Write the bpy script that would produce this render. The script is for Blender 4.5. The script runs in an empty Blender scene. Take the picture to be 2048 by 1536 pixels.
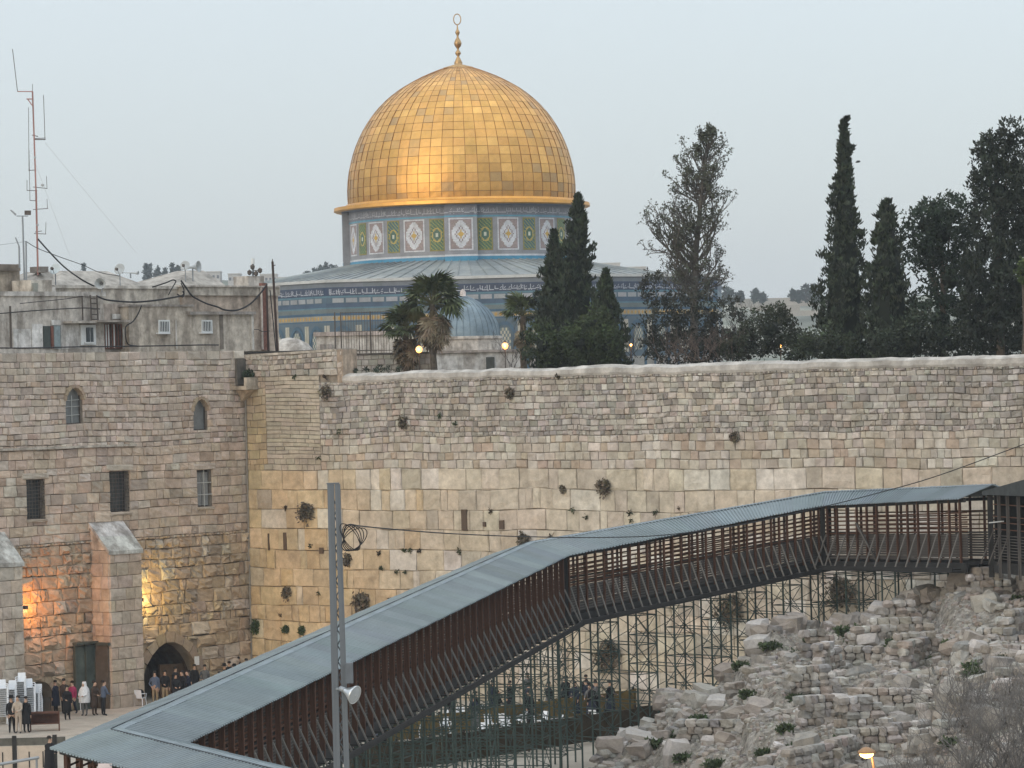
import bpy, math, random
from mathutils import Vector, Matrix, noise
# ------------------------------------------------------------------ camera, world, sun, exposure
sc = bpy.context.scene
COL = sc.collection
EYE, FPX, ROLL = 16.3, 7000.0, 0.025
cam = bpy.data.cameras.new('camera'); camo = bpy.data.objects.new('camera', cam); COL.objects.link(camo)
cam.sensor_fit = 'HORIZONTAL'; cam.sensor_width = 36.0; cam.lens = 36.0 * FPX / 2048.0
cam.clip_start = 1.0; cam.clip_end = 9000.0
camo.matrix_world = Matrix.Translation((0, 0, EYE)) @ Matrix.Rotation(math.radians(90), 4, 'X') @ Matrix.Rotation(-ROLL, 4, 'Z')
sc.camera = camo
SUN_AZ, SUN_EL = math.radians(218), math.radians(14)     # azimuth clockwise from +Y: low behind the camera, to its left
world = bpy.data.worlds.new('World'); sc.world = world; world.use_nodes = True
nt = world.node_tree; nt.nodes.clear()
def wn(t, **k):
    n = nt.nodes.new(t)
    for a, b in k.items(): setattr(n, a, b)
    return n
sky = wn('ShaderNodeTexSky', sky_type='NISHITA', sun_disc=False, sun_elevation=math.radians(9), sun_rotation=SUN_AZ,
         air_density=1.0, dust_density=4.0, ozone_density=2.0, altitude=700.0)
bg1 = wn('ShaderNodeBackground'); bg1.inputs['Strength'].default_value = 0.05
nt.links.new(sky.outputs[0], bg1.inputs['Color'])
# an overcast deck: the standard overcast sky grows brighter from the horizon to the zenith as 1 + 2 sin(elevation)
tc = wn('ShaderNodeTexCoord'); sx = wn('ShaderNodeSeparateXYZ'); nt.links.new(tc.outputs['Generated'], sx.inputs[0])
mx = wn('ShaderNodeMath', operation='MAXIMUM'); mx.inputs[1].default_value = 0.0; nt.links.new(sx.outputs['Z'], mx.inputs[0])
ma = wn('ShaderNodeMath', operation='MULTIPLY_ADD'); ma.inputs[1].default_value = 2.0; ma.inputs[2].default_value = 1.0
nt.links.new(mx.outputs[0], ma.inputs[0])
bg2 = wn('ShaderNodeBackground'); bg2.inputs['Color'].default_value = (0.522, 0.556, 0.585, 1)
nt.links.new(ma.outputs[0], bg2.inputs['Strength'])
ad = wn('ShaderNodeAddShader'); nt.links.new(bg1.outputs[0], ad.inputs[0]); nt.links.new(bg2.outputs[0], ad.inputs[1])
wo = wn('ShaderNodeOutputWorld'); nt.links.new(ad.outputs[0], wo.inputs['Surface'])
sun = bpy.data.lights.new('sun', 'SUN'); sun.energy = 0.7; sun.angle = math.radians(45); sun.color = (1.0, 0.86, 0.70)
suno = bpy.data.objects.new('sun', sun); COL.objects.link(suno)
sd = Vector((math.sin(SUN_AZ) * math.cos(SUN_EL), math.cos(SUN_AZ) * math.cos(SUN_EL), math.sin(SUN_EL)))
suno.rotation_euler = sd.to_track_quat('Z', 'Y').to_euler(); suno.location = sd * 400
vs = sc.view_settings; vs.view_transform = 'Standard'; vs.look = 'None'; vs.exposure = 0.0; vs.gamma = 1.0; vs.use_curve_mapping = False
sc.cycles.max_bounces = 6; sc.cycles.transparent_max_bounces = 8; sc.cycles.volume_bounces = 0
try: sc.cycles.use_denoising = True
except Exception: pass
HAZE = 0.00018
RND = random.Random(7)
U = RND.uniform
# ------------------------------------------------------------------ measuring: a sight line through a photograph point
CR, SR = math.cos(ROLL), math.sin(ROLL)
def ray(px, py):
    u = px - 1024; v = 768 - py
    return (u * CR + v * SR) / FPX, (-u * SR + v * CR) / FPX
def P(px, py, Y):
    a, b = ray(px, py); return Vector((a * Y, Y, EYE + b * Y))
def G(px, py, z=0.0):
    a, b = ray(px, py); Y = (z - EYE) / b; return Vector((a * Y, Y, z))
class Frame:
    """A wall's own frame: s along the wall, n out of it, z up."""
    def __init__(f, o, d, n, warp=0.0): f.o, f.d, f.n, f.warp = Vector(o), Vector(d), Vector(n), warp
    def __call__(f, s, z, dep=0.0): 
        v = f.o + f.d * s + f.n * dep; v.z = z      # courses are never dead level: a slow waver along the wall
        if f.warp and .2 < z < 18.45: v.z += f.warp * (noise.noise(Vector((s * .22, z * .45, 2.2))) + .45 * noise.noise(Vector((s * .8, z * .9, 5.1))))
        return v
    def at(f, px, py, dep=0.0):
        a, b = ray(px, py); o = f.o + f.n * dep
        t = (o.x * f.n.x + o.y * f.n.y) / (a * f.n.x + f.n.y)
        p = Vector((a * t, t, EYE + b * t)); return (p - o).dot(f.d), p.z
_d = Vector((.766, -.643, 0)).normalized(); _n = Vector((-_d.y * -1, -_d.x, 0)); _n = Vector((_d.y, -_d.x, 0))
CORNER = (-14.6, 191.0, 0)
WW = Frame(CORNER, _d, _n, .13)          # the great wall, running right and towards the viewer
LB = Frame(CORNER, _n, _d, .09)          # the hall at right angles to it, running left and towards the viewer
# ------------------------------------------------------------------ materials
MATS = {}
def mat(name, col=(.5, .5, .5), rough=.85, metal=0.0, var=.12, scale=3.0, bump=0.0, bscale=20.0, attr=False, emit=None, estr=0.0,
        col2=None, scale2=.35, var2=0.0, spec=.3, coord='Object', trans=0.0, subs=None, streak=None):
    if name in MATS: return MATS[name]
    m = bpy.data.materials.new(name); m.use_nodes = True; t = m.node_tree; b = t.nodes['Principled BSDF']
    N = lambda k, **kw: (lambda n: ([setattr(n, a, v) for a, v in kw.items()], n)[1])(t.nodes.new(k))
    b.inputs['Roughness'].default_value = rough; b.inputs['Metallic'].default_value = metal
    b.inputs['Specular IOR Level'].default_value = spec
    if trans: b.inputs['Transmission Weight'].default_value = trans
    co = N('ShaderNodeTexCoord')
    if attr:
        a = N('ShaderNodeAttribute', attribute_name='tone'); base = a.outputs['Color']
    else:
        r = N('ShaderNodeRGB'); r.outputs[0].default_value = (*col, 1); base = r.outputs[0]
    def nz(s, det=4.0, rg=.6):
        n = N('ShaderNodeTexNoise'); n.inputs['Scale'].default_value = s; n.inputs['Detail'].default_value = det
        n.inputs['Roughness'].default_value = rg; t.links.new(co.outputs[coord], n.inputs['Vector']); return n
    if col2 is not None:
        n2 = nz(scale2, 6.0, .65)
        if streak:
            mp = N('ShaderNodeMapping'); mp.inputs['Scale'].default_value = (1, 1, streak); t.links.new(co.outputs[coord], mp.inputs['Vector']); t.links.new(mp.outputs[0], n2.inputs['Vector'])
        rp = N('ShaderNodeValToRGB'); rp.color_ramp.elements[0].position = .44; rp.color_ramp.elements[1].position = .58
        t.links.new(n2.outputs['Fac'], rp.inputs['Fac'])
        mm = N('ShaderNodeMath', operation='MULTIPLY'); mm.inputs[1].default_value = var2; t.links.new(rp.outputs['Color'], mm.inputs[0])
        mi = N('ShaderNodeMix', data_type='RGBA'); t.links.new(mm.outputs[0], mi.inputs['Factor']); t.links.new(base, mi.inputs['A'])
        mi.inputs['B'].default_value = (*col2, 1); base = mi.outputs['Result']
    if var:
        n1 = nz(scale, 8.0, .7); mr = N('ShaderNodeMapRange'); mr.inputs['From Min'].default_value = .37; mr.inputs['From Max'].default_value = .63; mr.clamp = False
        mr.inputs['To Min'].default_value = 1 - var; mr.inputs['To Max'].default_value = 1 + var
        t.links.new(n1.outputs['Fac'], mr.inputs['Value'])
        vm = N('ShaderNodeVectorMath', operation='SCALE'); t.links.new(base, vm.inputs[0]); t.links.new(mr.outputs[0], vm.inputs['Scale']); base = vm.outputs[0]
    t.links.new(base, b.inputs['Base Color'])
    if bump:
        n3 = nz(bscale, 6.0, .65); bp = N('ShaderNodeBump'); bp.inputs['Strength'].default_value = bump; bp.inputs['Distance'].default_value = .05
        t.links.new(n3.outputs['Fac'], bp.inputs['Height']); t.links.new(bp.outputs[0], b.inputs['Normal'])
    if emit: b.inputs['Emission Color'].default_value = (*emit, 1); b.inputs['Emission Strength'].default_value = estr
    if subs: b.inputs['Subsurface Weight'].default_value = subs
    MATS[name] = m; return m
# ------------------------------------------------------------------ mesh helpers
class MB:
    def __init__(s): s.v, s.f, s.c, s.m = [], [], [], []
    def add(s, vs_, fs, c=(1, 1, 1), mi=0):
        o = len(s.v); s.v += [tuple(p) for p in vs_]
        for f in fs: s.f.append(tuple(o + i for i in f)); s.c.append(c); s.m.append(mi)
    def quad(s, a, b, c_, d, c=(1, 1, 1), mi=0): s.add((a, b, c_, d), ((0, 1, 2, 3),), c, mi)
    def hexa(s, p, c=(1, 1, 1), mi=0):   # p: 4 bottom, 4 top
        s.add(p, ((3, 2, 1, 0), (4, 5, 6, 7), (0, 1, 5, 4), (1, 2, 6, 5), (2, 3, 7, 6), (3, 0, 4, 7)), c, mi)
    def box(s, a, b, c=(1, 1, 1), mi=0):
        (x0, y0, z0), (x1, y1, z1) = a, b
        s.hexa([(x0, y0, z0), (x1, y0, z0), (x1, y1, z0), (x0, y1, z0), (x0, y0, z1), (x1, y0, z1), (x1, y1, z1), (x0, y1, z1)], c, mi)
    def fbox(s, F, s0, s1, z0, z1, d0, d1, c=(1, 1, 1), mi=0):   # a box in a wall frame
        s.hexa([F(s0, z0, d0), F(s1, z0, d0), F(s1, z0, d1), F(s0, z0, d1), F(s0, z1, d0), F(s1, z1, d0), F(s1, z1, d1), F(s0, z1, d1)], c, mi)
    def tube(s, pts, r, n=6, c=(1, 1, 1), mi=0, cap=True):
        pts = [Vector(p) for p in pts]; rs = r if isinstance(r, (list, tuple)) else [r] * len(pts); o = len(s.v); k = len(pts)
        up = Vector((0, 0, 1)); prev = None
        for i, p in enumerate(pts):
            t = (pts[min(i + 1, k - 1)] - pts[max(i - 1, 0)])
            t = t.normalized() if t.length > 1e-9 else Vector((0, 0, 1))
            if prev is None:
                a = up if abs(t.z) < .9 else Vector((1, 0, 0)); x = t.cross(a).normalized()
            else:
                x = prev - t * prev.dot(t); x = x.normalized() if x.length > 1e-6 else t.orthogonal().normalized()
            prev = x; y = t.cross(x)
            for j in range(n):
                a = 2 * math.pi * j / n; s.v.append(tuple(p + (x * math.cos(a) + y * math.sin(a)) * rs[i]))
        for i in range(k - 1):
            for j in range(n):
                a = o + i * n + j; b = o + i * n + (j + 1) % n; s.f.append((a, b, b + n, a + n)); s.c.append(c); s.m.append(mi)
        if cap:
            s.f.append(tuple(o + j for j in range(n))[::-1]); s.c.append(c); s.m.append(mi)
            s.f.append(tuple(o + (k - 1) * n + j for j in range(n))); s.c.append(c); s.m.append(mi)
    def lathe(s, prof, n=24, cen=(0, 0, 0), c=(1, 1, 1), mi=0, a0=0.0, a1=2 * math.pi):
        full = abs(a1 - a0 - 2 * math.pi) < 1e-6; m_ = n if full else n + 1; o = len(s.v)
        for r, z in prof:
            for j in range(m_):
                a = a0 + (a1 - a0) * j / n; s.v.append((cen[0] + r * math.sin(a), cen[1] - r * math.cos(a), cen[2] + z))
        for i in range(len(prof) - 1):
            for j in range(n):
                a = o + i * m_ + j; b = o + i * m_ + (j + 1) % m_; s.f.append((a, b, b + m_, a + m_)); s.c.append(c); s.m.append(mi)
    def build(s, name, mats, parent=None, smooth=False, kind=None):
        me = bpy.data.meshes.new(name); me.from_pydata(s.v, [], s.f)
        ml = mats if isinstance(mats, (list, tuple)) else [mats]
        for m_ in ml: me.materials.append(m_)
        if len(ml) > 1: me.polygons.foreach_set('material_index', s.m)
        at = me.attributes.new('tone', 'FLOAT_COLOR', 'FACE'); fl = []
        for c in s.c: fl += [c[0], c[1], c[2], 1.0]
        at.data.foreach_set('color', fl)
        if smooth: me.polygons.foreach_set('use_smooth', [True] * len(me.polygons))
        me.update(); o = bpy.data.objects.new(name, me); COL.objects.link(o)
        if parent: attach(o, parent)
        if kind: o['kind'] = kind
        return o
WT = {}     # things whose parts are modelled in world space: name -> base point
def attach(o, parent):
    o.parent = parent
    if parent.name in WT: o.matrix_parent_inverse = Matrix.Translation(-Vector(WT[parent.name]))
def tag(o, label, cat, group=None):
    o['label'] = label; o['category'] = cat
    if group: o['group'] = group
    return o
def thing(name, label, cat, group=None, loc=(0, 0, 0), rz=0.0, w=False):
    o = bpy.data.objects.new(name, None); COL.objects.link(o); o.location = loc; o.rotation_euler = (0, 0, rz); o.empty_display_size = .3
    if w: WT[o.name] = tuple(loc)
    return tag(o, label, cat, group)
def struct(o): o['kind'] = 'structure'; return o
def inst(name, mesh, parent, loc=(0, 0, 0), rot=None, sca=None, m=None):
    o = bpy.data.objects.new(name, mesh); COL.objects.link(o); attach(o, parent)
    if m is not None: o.matrix_basis = m
    else:
        o.location = loc
        if rot is not None: o.rotation_euler = rot
        if sca is not None: o.scale = sca
    return o
def dup(root, loc=None, rz=None, label=None, group=None):
    r = root.copy(); COL.objects.link(r)
    if loc is not None: r.location = loc
    if rz is not None: r.rotation_euler = (0, 0, rz)
    if label: r['label'] = label
    if group: r['group'] = group
    for ch in list(root.children):
        c = ch.copy(); COL.objects.link(c); c.parent = r
        for g in list(ch.children):
            e = g.copy(); COL.objects.link(e); e.parent = c
    return r
def jit(c, v, r=RND): 
    k = 1 + r.uniform(-v, v); return tuple(max(0.01, x * k * (1 + r.uniform(-v * .25, v * .25))) for x in c)
def lerp(a, b, t): return tuple(x + (y - x) * t for x, y in zip(a, b))
# unit bar along z for beams, poles and braces (shared mesh)
def unit_bar(name, n, m, tone=(1, 1, 1)):
    b = MB(); b.tube([(0, 0, 0), (0, 0, 1)], 1.0, n, tone); o = b.build(name, m); me = o.data; bpy.data.objects.remove(o); return me
def unit_box(name, m, tone=(1, 1, 1)):
    b = MB(); b.box((-.5, -.5, 0), (.5, .5, 1), tone); o = b.build(name, m); me = o.data; bpy.data.objects.remove(o); return me
def bar_matrix(a, b, rx, ry=None, side=None):
    a, b = Vector(a), Vector(b); d = b - a; L = d.length; z = d / L
    x = Vector(side) if side is not None else (Vector((0, 0, 1)) if abs(z.z) < .95 else Vector((1, 0, 0)))
    x = (x - z * x.dot(z)).normalized(); y = z.cross(x)
    M = Matrix((x * rx, y * (ry or rx), z * L)).transposed().to_4x4(); M.translation = a; return M
def bar(name, mesh, parent, a, b, rx, ry=None, side=None):
    return inst(name, mesh, parent, m=bar_matrix(a, b, rx, ry, side))
# ------------------------------------------------------------------ masonry
def stone_geo(mb, F, s0, s1, z0, z1, d, e, col, rough=0.0, boss=0, R=RND):
    """one block: sides, chamfer and a face that may bulge and be uneven"""
    u = R.uniform; g = .012; s0 += g; s1 -= g; z0 += g; z1 -= g
    w, h = s1 - s0, z1 - z0; e = min(e, w * .25, h * .25)
    j = lambda k: u(-k, k) * rough
    c4 = [(s0 + j(.3) * e, z0 + j(.3) * e), (s1 + j(.3) * e, z0 + j(.3) * e), (s1 + j(.3) * e, z1 + j(.3) * e), (s0 + j(.3) * e, z1 + j(.3) * e)]
    base = [F(s, z, -.06) for s, z in c4]; mid = [F(s, z, d * .45) for s, z in c4]
    def bl(a, b):  # bilinear on inset face
        s = s0 + e + (w - 2 * e) * a; z = z0 + e + (h - 2 * e) * b; return s, z
    col_e = col
    if not boss:
        inn = [F(bl(a, b)[0] + j(.6) * e, bl(a, b)[1] + j(.6) * e, d * (1 + j(.5))) for a, b in ((0, 0), (1, 0), (1, 1), (0, 1))]
        mb.add(base + mid + inn, ((0, 1, 5, 4), (1, 2, 6, 5), (2, 3, 7, 6), (3, 0, 4, 7), (4, 5, 9, 8), (5, 6, 10, 9), (6, 7, 11, 10), (7, 4, 8, 11), (8, 9, 10, 11)), col)
    else:
        vs_ = base + mid; k = 3
        for b in range(k + 1):
            for a in range(k + 1):
                s, z = bl(a / k, b / k); ctr = (1 - abs(2 * a / k - 1) ** 2) * (1 - abs(2 * b / k - 1) ** 2)
                vs_.append(F(s + j(.6) * e, z + j(.6) * e, d * (1 + ctr * boss * .5 + u(-.5, .5) * rough)))
        fs = [(0, 1, 5, 4), (1, 2, 6, 5), (2, 3, 7, 6), (3, 0, 4, 7)]
        q = lambda a, b: 8 + b * (k + 1) + a
        for b in range(k):
            for a in range(k): fs.append((q(a, b), q(a + 1, b), q(a + 1, b + 1), q(a, b + 1)))
        for a in range(k):
            pass
        fs += [(4, 5) + tuple(q(a, 0) for a in range(k, -1, -1)), (5, 6) + tuple(q(k, b) for b in range(k, -1, -1)),
               (6, 7) + tuple(q(a, k) for a in range(0, k + 1)), (7, 4) + tuple(q(0, b) for b in range(0, k + 1))]
        mb.add(vs_, fs, col)
def courses(z0, z1, hf, R=RND):
    out = []; z = z0
    while z < z1 - .05:
        h = hf(z)
        if z + h > z1 - .12: h = z1 - z
        out.append((z, z + h)); z += h
    return out
def lay(s0, s1, z0, z1, hf, wf, holes=(), R=RND, cs=None):
    """stones (s0,s1,z0,z1) laid in courses round the holes"""
    out = []
    for a, b in (cs or courses(z0, z1, hf)):
        h = b - a; hit = [q for q in holes if q[2] < b - .02 and q[3] > a + .02]
        brk = sorted({s0, s1} | {max(s0, min(s1, x)) for q in hit for x in q[:2]})
        for x0, x1 in zip(brk, brk[1:]):
            if x1 - x0 < .04: continue
            lo, hi = a, b; mid = (x0 + x1) / 2; skip = False
            for q in hit:
                if q[0] - .01 < mid < q[1] + .01:
                    if q[2] <= a + .1 and q[3] >= b - .1: skip = True
                    elif q[2] > a + .1 and q[2] < b: hi = min(hi, q[2])
                    elif q[3] < b - .1: lo = max(lo, q[3])
            if skip or hi - lo < .08: continue
            s = x0 + (0 if x0 != s0 else -R.uniform(0, .6) * h)
            while s < x1 - 1e-6:
                w = wf((a + b) / 2, h)
                if s + w > x1 - h * .45: w = x1 - s
                t0, t1 = max(s, x0), min(s + w, x1)
                if t1 - t0 > .05: out.append((t0, t1, lo, hi))
                s += w
    return out
def backing(F, s0, s1, z0, z1, dep, holes, name, m, parent, tone=(1, 1, 1), thick=1.2):
    mb = MB(); ss = sorted({s0, s1} | {x for q in holes for x in q[:2] if s0 < x < s1}); zs = sorted({z0, z1} | {x for q in holes for x in q[2:4] if z0 < x < z1})
    for a, b in zip(ss, ss[1:]):
        for c, d in zip(zs, zs[1:]):
            ms, mz = (a + b) / 2, (c + d) / 2
            if any(q[0] < ms < q[1] and q[2] < mz < q[3] for q in holes): continue
            mb.quad(F(a, c, dep), F(b, c, dep), F(b, d, dep), F(a, d, dep), tone)
    for q in holes:
        r0, r1, y0, y1 = q[:4]; k = dep - .55
        mb.quad(F(r0, y0, dep), F(r0, y1, dep), F(r0, y1, k), F(r0, y0, k), tone); mb.quad(F(r1, y0, dep), F(r1, y1, dep), F(r1, y1, k), F(r1, y0, k), tone)
        mb.quad(F(r0, y0, dep), F(r1, y0, dep), F(r1, y0, k), F(r0, y0, k), tone); mb.quad(F(r0, y1, dep), F(r1, y1, dep), F(r1, y1, k), F(r0, y1, k), tone)
    mb.quad(F(s0, z1, dep), F(s1, z1, dep), F(s1, z1, dep - thick), F(s0, z1, dep - thick), tone)
    mb.quad(F(s0, z0, dep - thick), F(s1, z0, dep - thick), F(s1, z1, dep - thick), F(s0, z1, dep - thick), tone)
    mb.quad(F(s0, z0, dep), F(s0, z1, dep), F(s0, z1, dep - thick), F(s0, z0, dep - thick), tone)
    mb.quad(F(s1, z0, dep), F(s1, z1, dep), F(s1, z1, dep - thick), F(s1, z0, dep - thick), tone)
    return mb.build(name, m, parent)
def set_stones(F, stones, style, parent, m, nmax=300, seen=None, name='stone'):
    """the largest nmax stones in view become objects, the rest one joined part"""
    def area(q):
        c = F((q[0] + q[1]) / 2, (q[2] + q[3]) / 2); a = (q[1] - q[0]) * (q[3] - q[2]) / c.y ** 2
        return a * (1 if (seen is None or seen(q)) else 0)
    order = sorted(range(len(stones)), key=lambda i: -area(stones[i])); big = set(order[:nmax])
    rest = MB(); n = 0
    for i, q in enumerate(stones):
        d, e, col, rough, boss = style(q)
        if i in big:
            b = MB(); stone_geo(b, F, *q, d, e, col, rough, boss); b.build(name, m, parent); n += 1
        else: stone_geo(rest, F, *q, d, e, col, rough, 0 if (q[1] - q[0]) < .45 else boss)
    if rest.f: rest.build('small_stones', m, parent, kind='stuff')
# ================================================================== THE SETTING
M_STONE = mat('limestone', attr=True, rough=.92, var=.16, scale=2.2, bump=.55, bscale=9.0, col2=(.20, .165, .12), scale2=.5, var2=.30, spec=.15)
M_MORTAR = mat('mortar', (.27, .235, .19), .95, var=.25, scale=1.5, spec=.1)
M_PAVE = mat('plaza_paving', (.40, .36, .30), .55, var=.10, scale=.6, bump=.15, bscale=6, col2=(.30, .27, .22), scale2=.25, var2=.5, spec=.35)
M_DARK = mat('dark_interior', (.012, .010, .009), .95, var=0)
M_PLASTER = mat('weathered_plaster', attr=True, rough=.95, var=.27, scale=1.9, bump=.4, bscale=6, col2=(.17, .145, .12), scale2=1.5, var2=.58, spec=.1, streak=.3)
M_EARTH = mat('esplanade_earth', (.18, .15, .11), .95, var=.25, scale=.4)
# --- plaza: one sheet out to the horizon
mb = MB(); mb.quad((-1500, -300, 0), (1500, -300, 0), (1500, 3000, 0), (-1500, 3000, 0)); struct(mb.build('plaza', M_PAVE))
# paving slabs of the plaza in view: thin flags with open joints, running along the hall's foot
slabs = bpy.data.objects['plaza']
sv = []
for i in range(34):
    for j in range(9):
        s = -1.0 + i * .95 + (j % 2) * .4; d = 1.2 + j * .95
        p = LB(s, 0, d)
        a, b = p.x / p.y * FPX + 1024, (EYE / p.y) * FPX + 768
        if p.y < 150 or a < -60: continue
        b_ = MB(); c = jit((1, 1, 1), .1)
        h = .012 + U(0, .004)
        b_.fbox(LB, s + .01, s + .94, .004, h, d + .01, d + .94, c); sv.append(b_)
M_FLAG = mat('paving_flag', (.42, .37, .31), .5, var=.14, scale=.9, bump=.12, bscale=7, spec=.4)
for b_ in sv: b_.build('paving_slab', M_FLAG, slabs)
# --- esplanade behind the great wall, and the raised platform of the shrine
mb = MB()
e0 = WW(-60, 15.2, -1.0); e1 = WW(70, 15.2, -1.0); e2 = WW(200, 15.2, -420); e3 = WW(-320, 15.2, -420)
mb.quad(e0, e1, e2, e3); struct(mb.build('esplanade', M_EARTH))

# ================================================================== THE GREAT WALL
ww = thing('ashlar_wall', 'tall wall of big pale limestone blocks with small grey rubble courses on top', 'wall', loc=WW(25, 0), w=True)
ZB, ZM, ZT = 11.95, 13.65, 17.1      # top of the big blocks, of the middling ones, of the wall
STEP = 7.35                          # where the taller left part ends
backing(WW, -.5, 75, -.2, 16.75, -.10, [], 'core', M_MORTAR, ww, thick=2.2)
backing(WW, -.5, STEP, 16.75, 18.2, -.10, [], 'parapet_core', M_MORTAR, ww, thick=.9)
rw = random.Random(21)
BZ = [0.0, .95, 1.85, 2.75, 3.8, 4.65, 5.65, 6.65, 7.7, 8.8, 9.85, 10.9, ZB]
big = lay(0, 75, 0, ZB, None, lambda z, h: h * rw.choice((.45, .6, .75, .9, 1.0, 1.15, 1.3, 1.5, 1.8)), cs=list(zip(BZ, BZ[1:])), R=rw)
def split(q, n): 
    a, b, c, d = q; return [(a + (b - a) * i / n, a + (b - a) * (i + 1) / n, c, d) for i in range(n)]
left_thin = lay(1.6, 5.6, ZB + .6, 17.0, lambda z: rw.uniform(.19, .24), lambda z, h: h * rw.uniform(3, 6), R=rw)
left_edge = lay(0, 1.6, ZB + .6, 17.0, lambda z: rw.uniform(.35, .5), lambda z, h: h * rw.uniform(1.0, 2.0), R=rw)
left_mid = lay(0, 5.6, ZB, ZB + .6, lambda z: .3, lambda z, h: h * rw.uniform(1.0, 2.2), R=rw)
parap = lay(0, STEP, 17.0, 18.2, lambda z: rw.uniform(.28, .42), lambda z, h: h * rw.uniform(.9, 1.8), R=rw)
midz = lay(5.6, 75, ZB, ZM, lambda z: rw.uniform(.38, .52), lambda z, h: h * rw.uniform(.8, 1.7), R=rw)
small = lay(5.6, 75, ZM, 16.62, lambda z: rw.uniform(.22, .33), lambda z, h: h * rw.uniform(.7, 2.0), R=rw)
def tone_w(q):
    s = (q[0] + q[1]) / 2; z = (q[2] + q[3]) / 2; r = rw.random()
    n = noise.noise(Vector((s * .16, z * .35, 3.1)))
    if z < ZB:
        c = lerp((.54, .425, .275), (.52, .455, .365), min(1, max(0, s / 16 + n * .5)))
        if r < .16: c = lerp(c, (.62, .585, .53), .7)
        elif r < .28: c = lerp(c, (.47, .345, .205), .65 if s < 14 else .2)
        elif r < .34: c = lerp(c, (.36, .32, .27), .7)
        if s < 9 and z < 8: c = lerp(c, (.55, .40, .22), .35)
        return jit(c, .09, rw)
    if s < 1.6 and z < 17: return jit(lerp((.44, .34, .215), (.38, .32, .24), max(0, min(1, (z - 14.5) / 2 + n))), .16, rw)
    if s < 5.6 and z < 17: return jit((.43, .38, .305), .10, rw)
    if z < ZM:
        c = (.45, .40, .335)
        if r < .3: c = lerp(c, (.54, .50, .44), .7)
        elif r < .45: c = lerp(c, (.40, .30, .22), .6)
        return jit(c, .12, rw)
    c = lerp((.37, .34, .305), (.46, .415, .36), .5 + n * 1.3)
    if r < .12: c = lerp(c, (.47, .44, .39), .7)
    elif r < .34: c = lerp(c, (.22, .205, .185), .7)
    elif r < .42: c = lerp(c, (.34, .27, .215), .6)
    return jit(c, .15, rw)
def style_w(q):
    z = (q[2] + q[3]) / 2; c = tone_w(q)
    if z < ZB: return .05 + rw.uniform(-.025, .04), rw.uniform(.025, .055), c, .9, .5
    if q[1] < 5.7 and z < 17: return .03 + rw.uniform(-.008, .012), .012, c, .5, 0
    return .05 + rw.uniform(-.03, .045), rw.uniform(.03, .05), c, 1.0, 0
set_stones(WW, big + left_thin + left_edge + left_mid + parap + midz + small, style_w, ww, M_STONE,
           seen=lambda q: q[1] < 50 and not (q[0] > 20 and q[3] < 6.0))
M_CAP = mat('coping_render', (.42, .395, .36), .9, var=.22, scale=1.6, bump=.5, bscale=5, col2=(.27, .25, .22), scale2=.9, var2=.6)
mb = MB(); n = 160
for i in range(n):      # the rounded coping of the wall
    a, b = STEP + i * (75 - STEP) / n, STEP + (i + 1) * (75 - STEP) / n; w0, w1 = .05 * noise.noise(Vector((i * .9, 0, 0))), .05 * noise.noise(Vector(((i + 1) * .9, 0, 0)))
    pr = [(.06, 16.6), (.10, 16.72), (.06, 16.95), (-.35, 17.1), (-.9, 17.02), (-1.3, 16.6)]
    for (d0, z0), (d1, z1) in zip(pr, pr[1:]):
        mb.quad(WW(a, z0 + w0, d0), WW(b, z0 + w1, d0), WW(b, z1 + w1, d1), WW(a, z1 + w0, d1))
mb.build('coping', M_CAP, ww, smooth=True)
mb = MB(); mb.fbox(WW, -.3, STEP + .03, 18.2, 18.33, -1.0, .03, (.45, .41, .35)); mb.build('parapet_cap', M_PLASTER, ww)
mb = MB(); mb.fbox(WW, STEP - .35, STEP + .05, 16.6, 18.28, -1.05, .06, (.42, .33, .25)); mb.build('parapet_pier', M_PLASTER, ww)
# the walled-up drain slot and beam holes among the blocks
for (x0, y0, x1, y1) in ((925, 1018, 937, 1060), (1001, 1040, 1010, 1058), (641, 1092, 649, 1104), (569, 1065, 576, 1098), (968, 1042, 974, 1052), (538, 1066, 541, 1100)):
    a = WW.at(x0, y0); b = WW.at(x1, y1); mb = MB(); mb.fbox(WW, a[0], b[0], b[1], a[1], .0, .125, (1, 1, 1))
    mb.build('slot', mat('dark_slot', (.10, .07, .05), .95), ww)

# ================================================================== THE HALL AT RIGHT ANGLES (left)
hall = thing('stone_hall', 'brown stone hall with grilled windows, two sloping buttresses and a low arched doorway', 'building', loc=LB(9, 0), w=True)
HT = 18.5; S1 = 30.0
def rect(px0, py0, px1, py1):
    a = LB.at(px0, (py0 + py1) / 2); b = LB.at(px1, (py0 + py1) / 2); c = LB.at((px0 + px1) / 2, py0); d = LB.at((px0 + px1) / 2, py1)
    return (b[0], a[0], d[1], c[1])
win_up = [rect(131, 776, 165, 850), rect(386, 800, 415, 861)]
win_lo = [rect(53, 960, 90, 1037), rect(219, 944, 259, 1022), rect(394, 940, 424, 1013)]
arch = (rect(287, 1287, 400, 1415)); arch = (4.15, 8.35, -.05, 3.05)
hatch = (14.7, 16.6, -.05, 1.75)
holes = win_up + win_lo + [arch, hatch]
backing(LB, 0.02, S1, -.2, HT, -.12, holes, 'core', M_MORTAR, hall, thick=3.5)
rl = random.Random(5)
zl = [LB.at(200, y)[1] for y in (1055, 900)]
lo_ = lay(0, S1, 0, 8.7, lambda z: rl.uniform(.44, .72), lambda z, h: h * rl.uniform(.7, 1.9), holes, rl)
mi_ = lay(0, S1, 8.7, 13.5, lambda z: rl.uniform(.36, .62), lambda z, h: h * rl.uniform(.8, 2.2), holes, rl)
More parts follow.
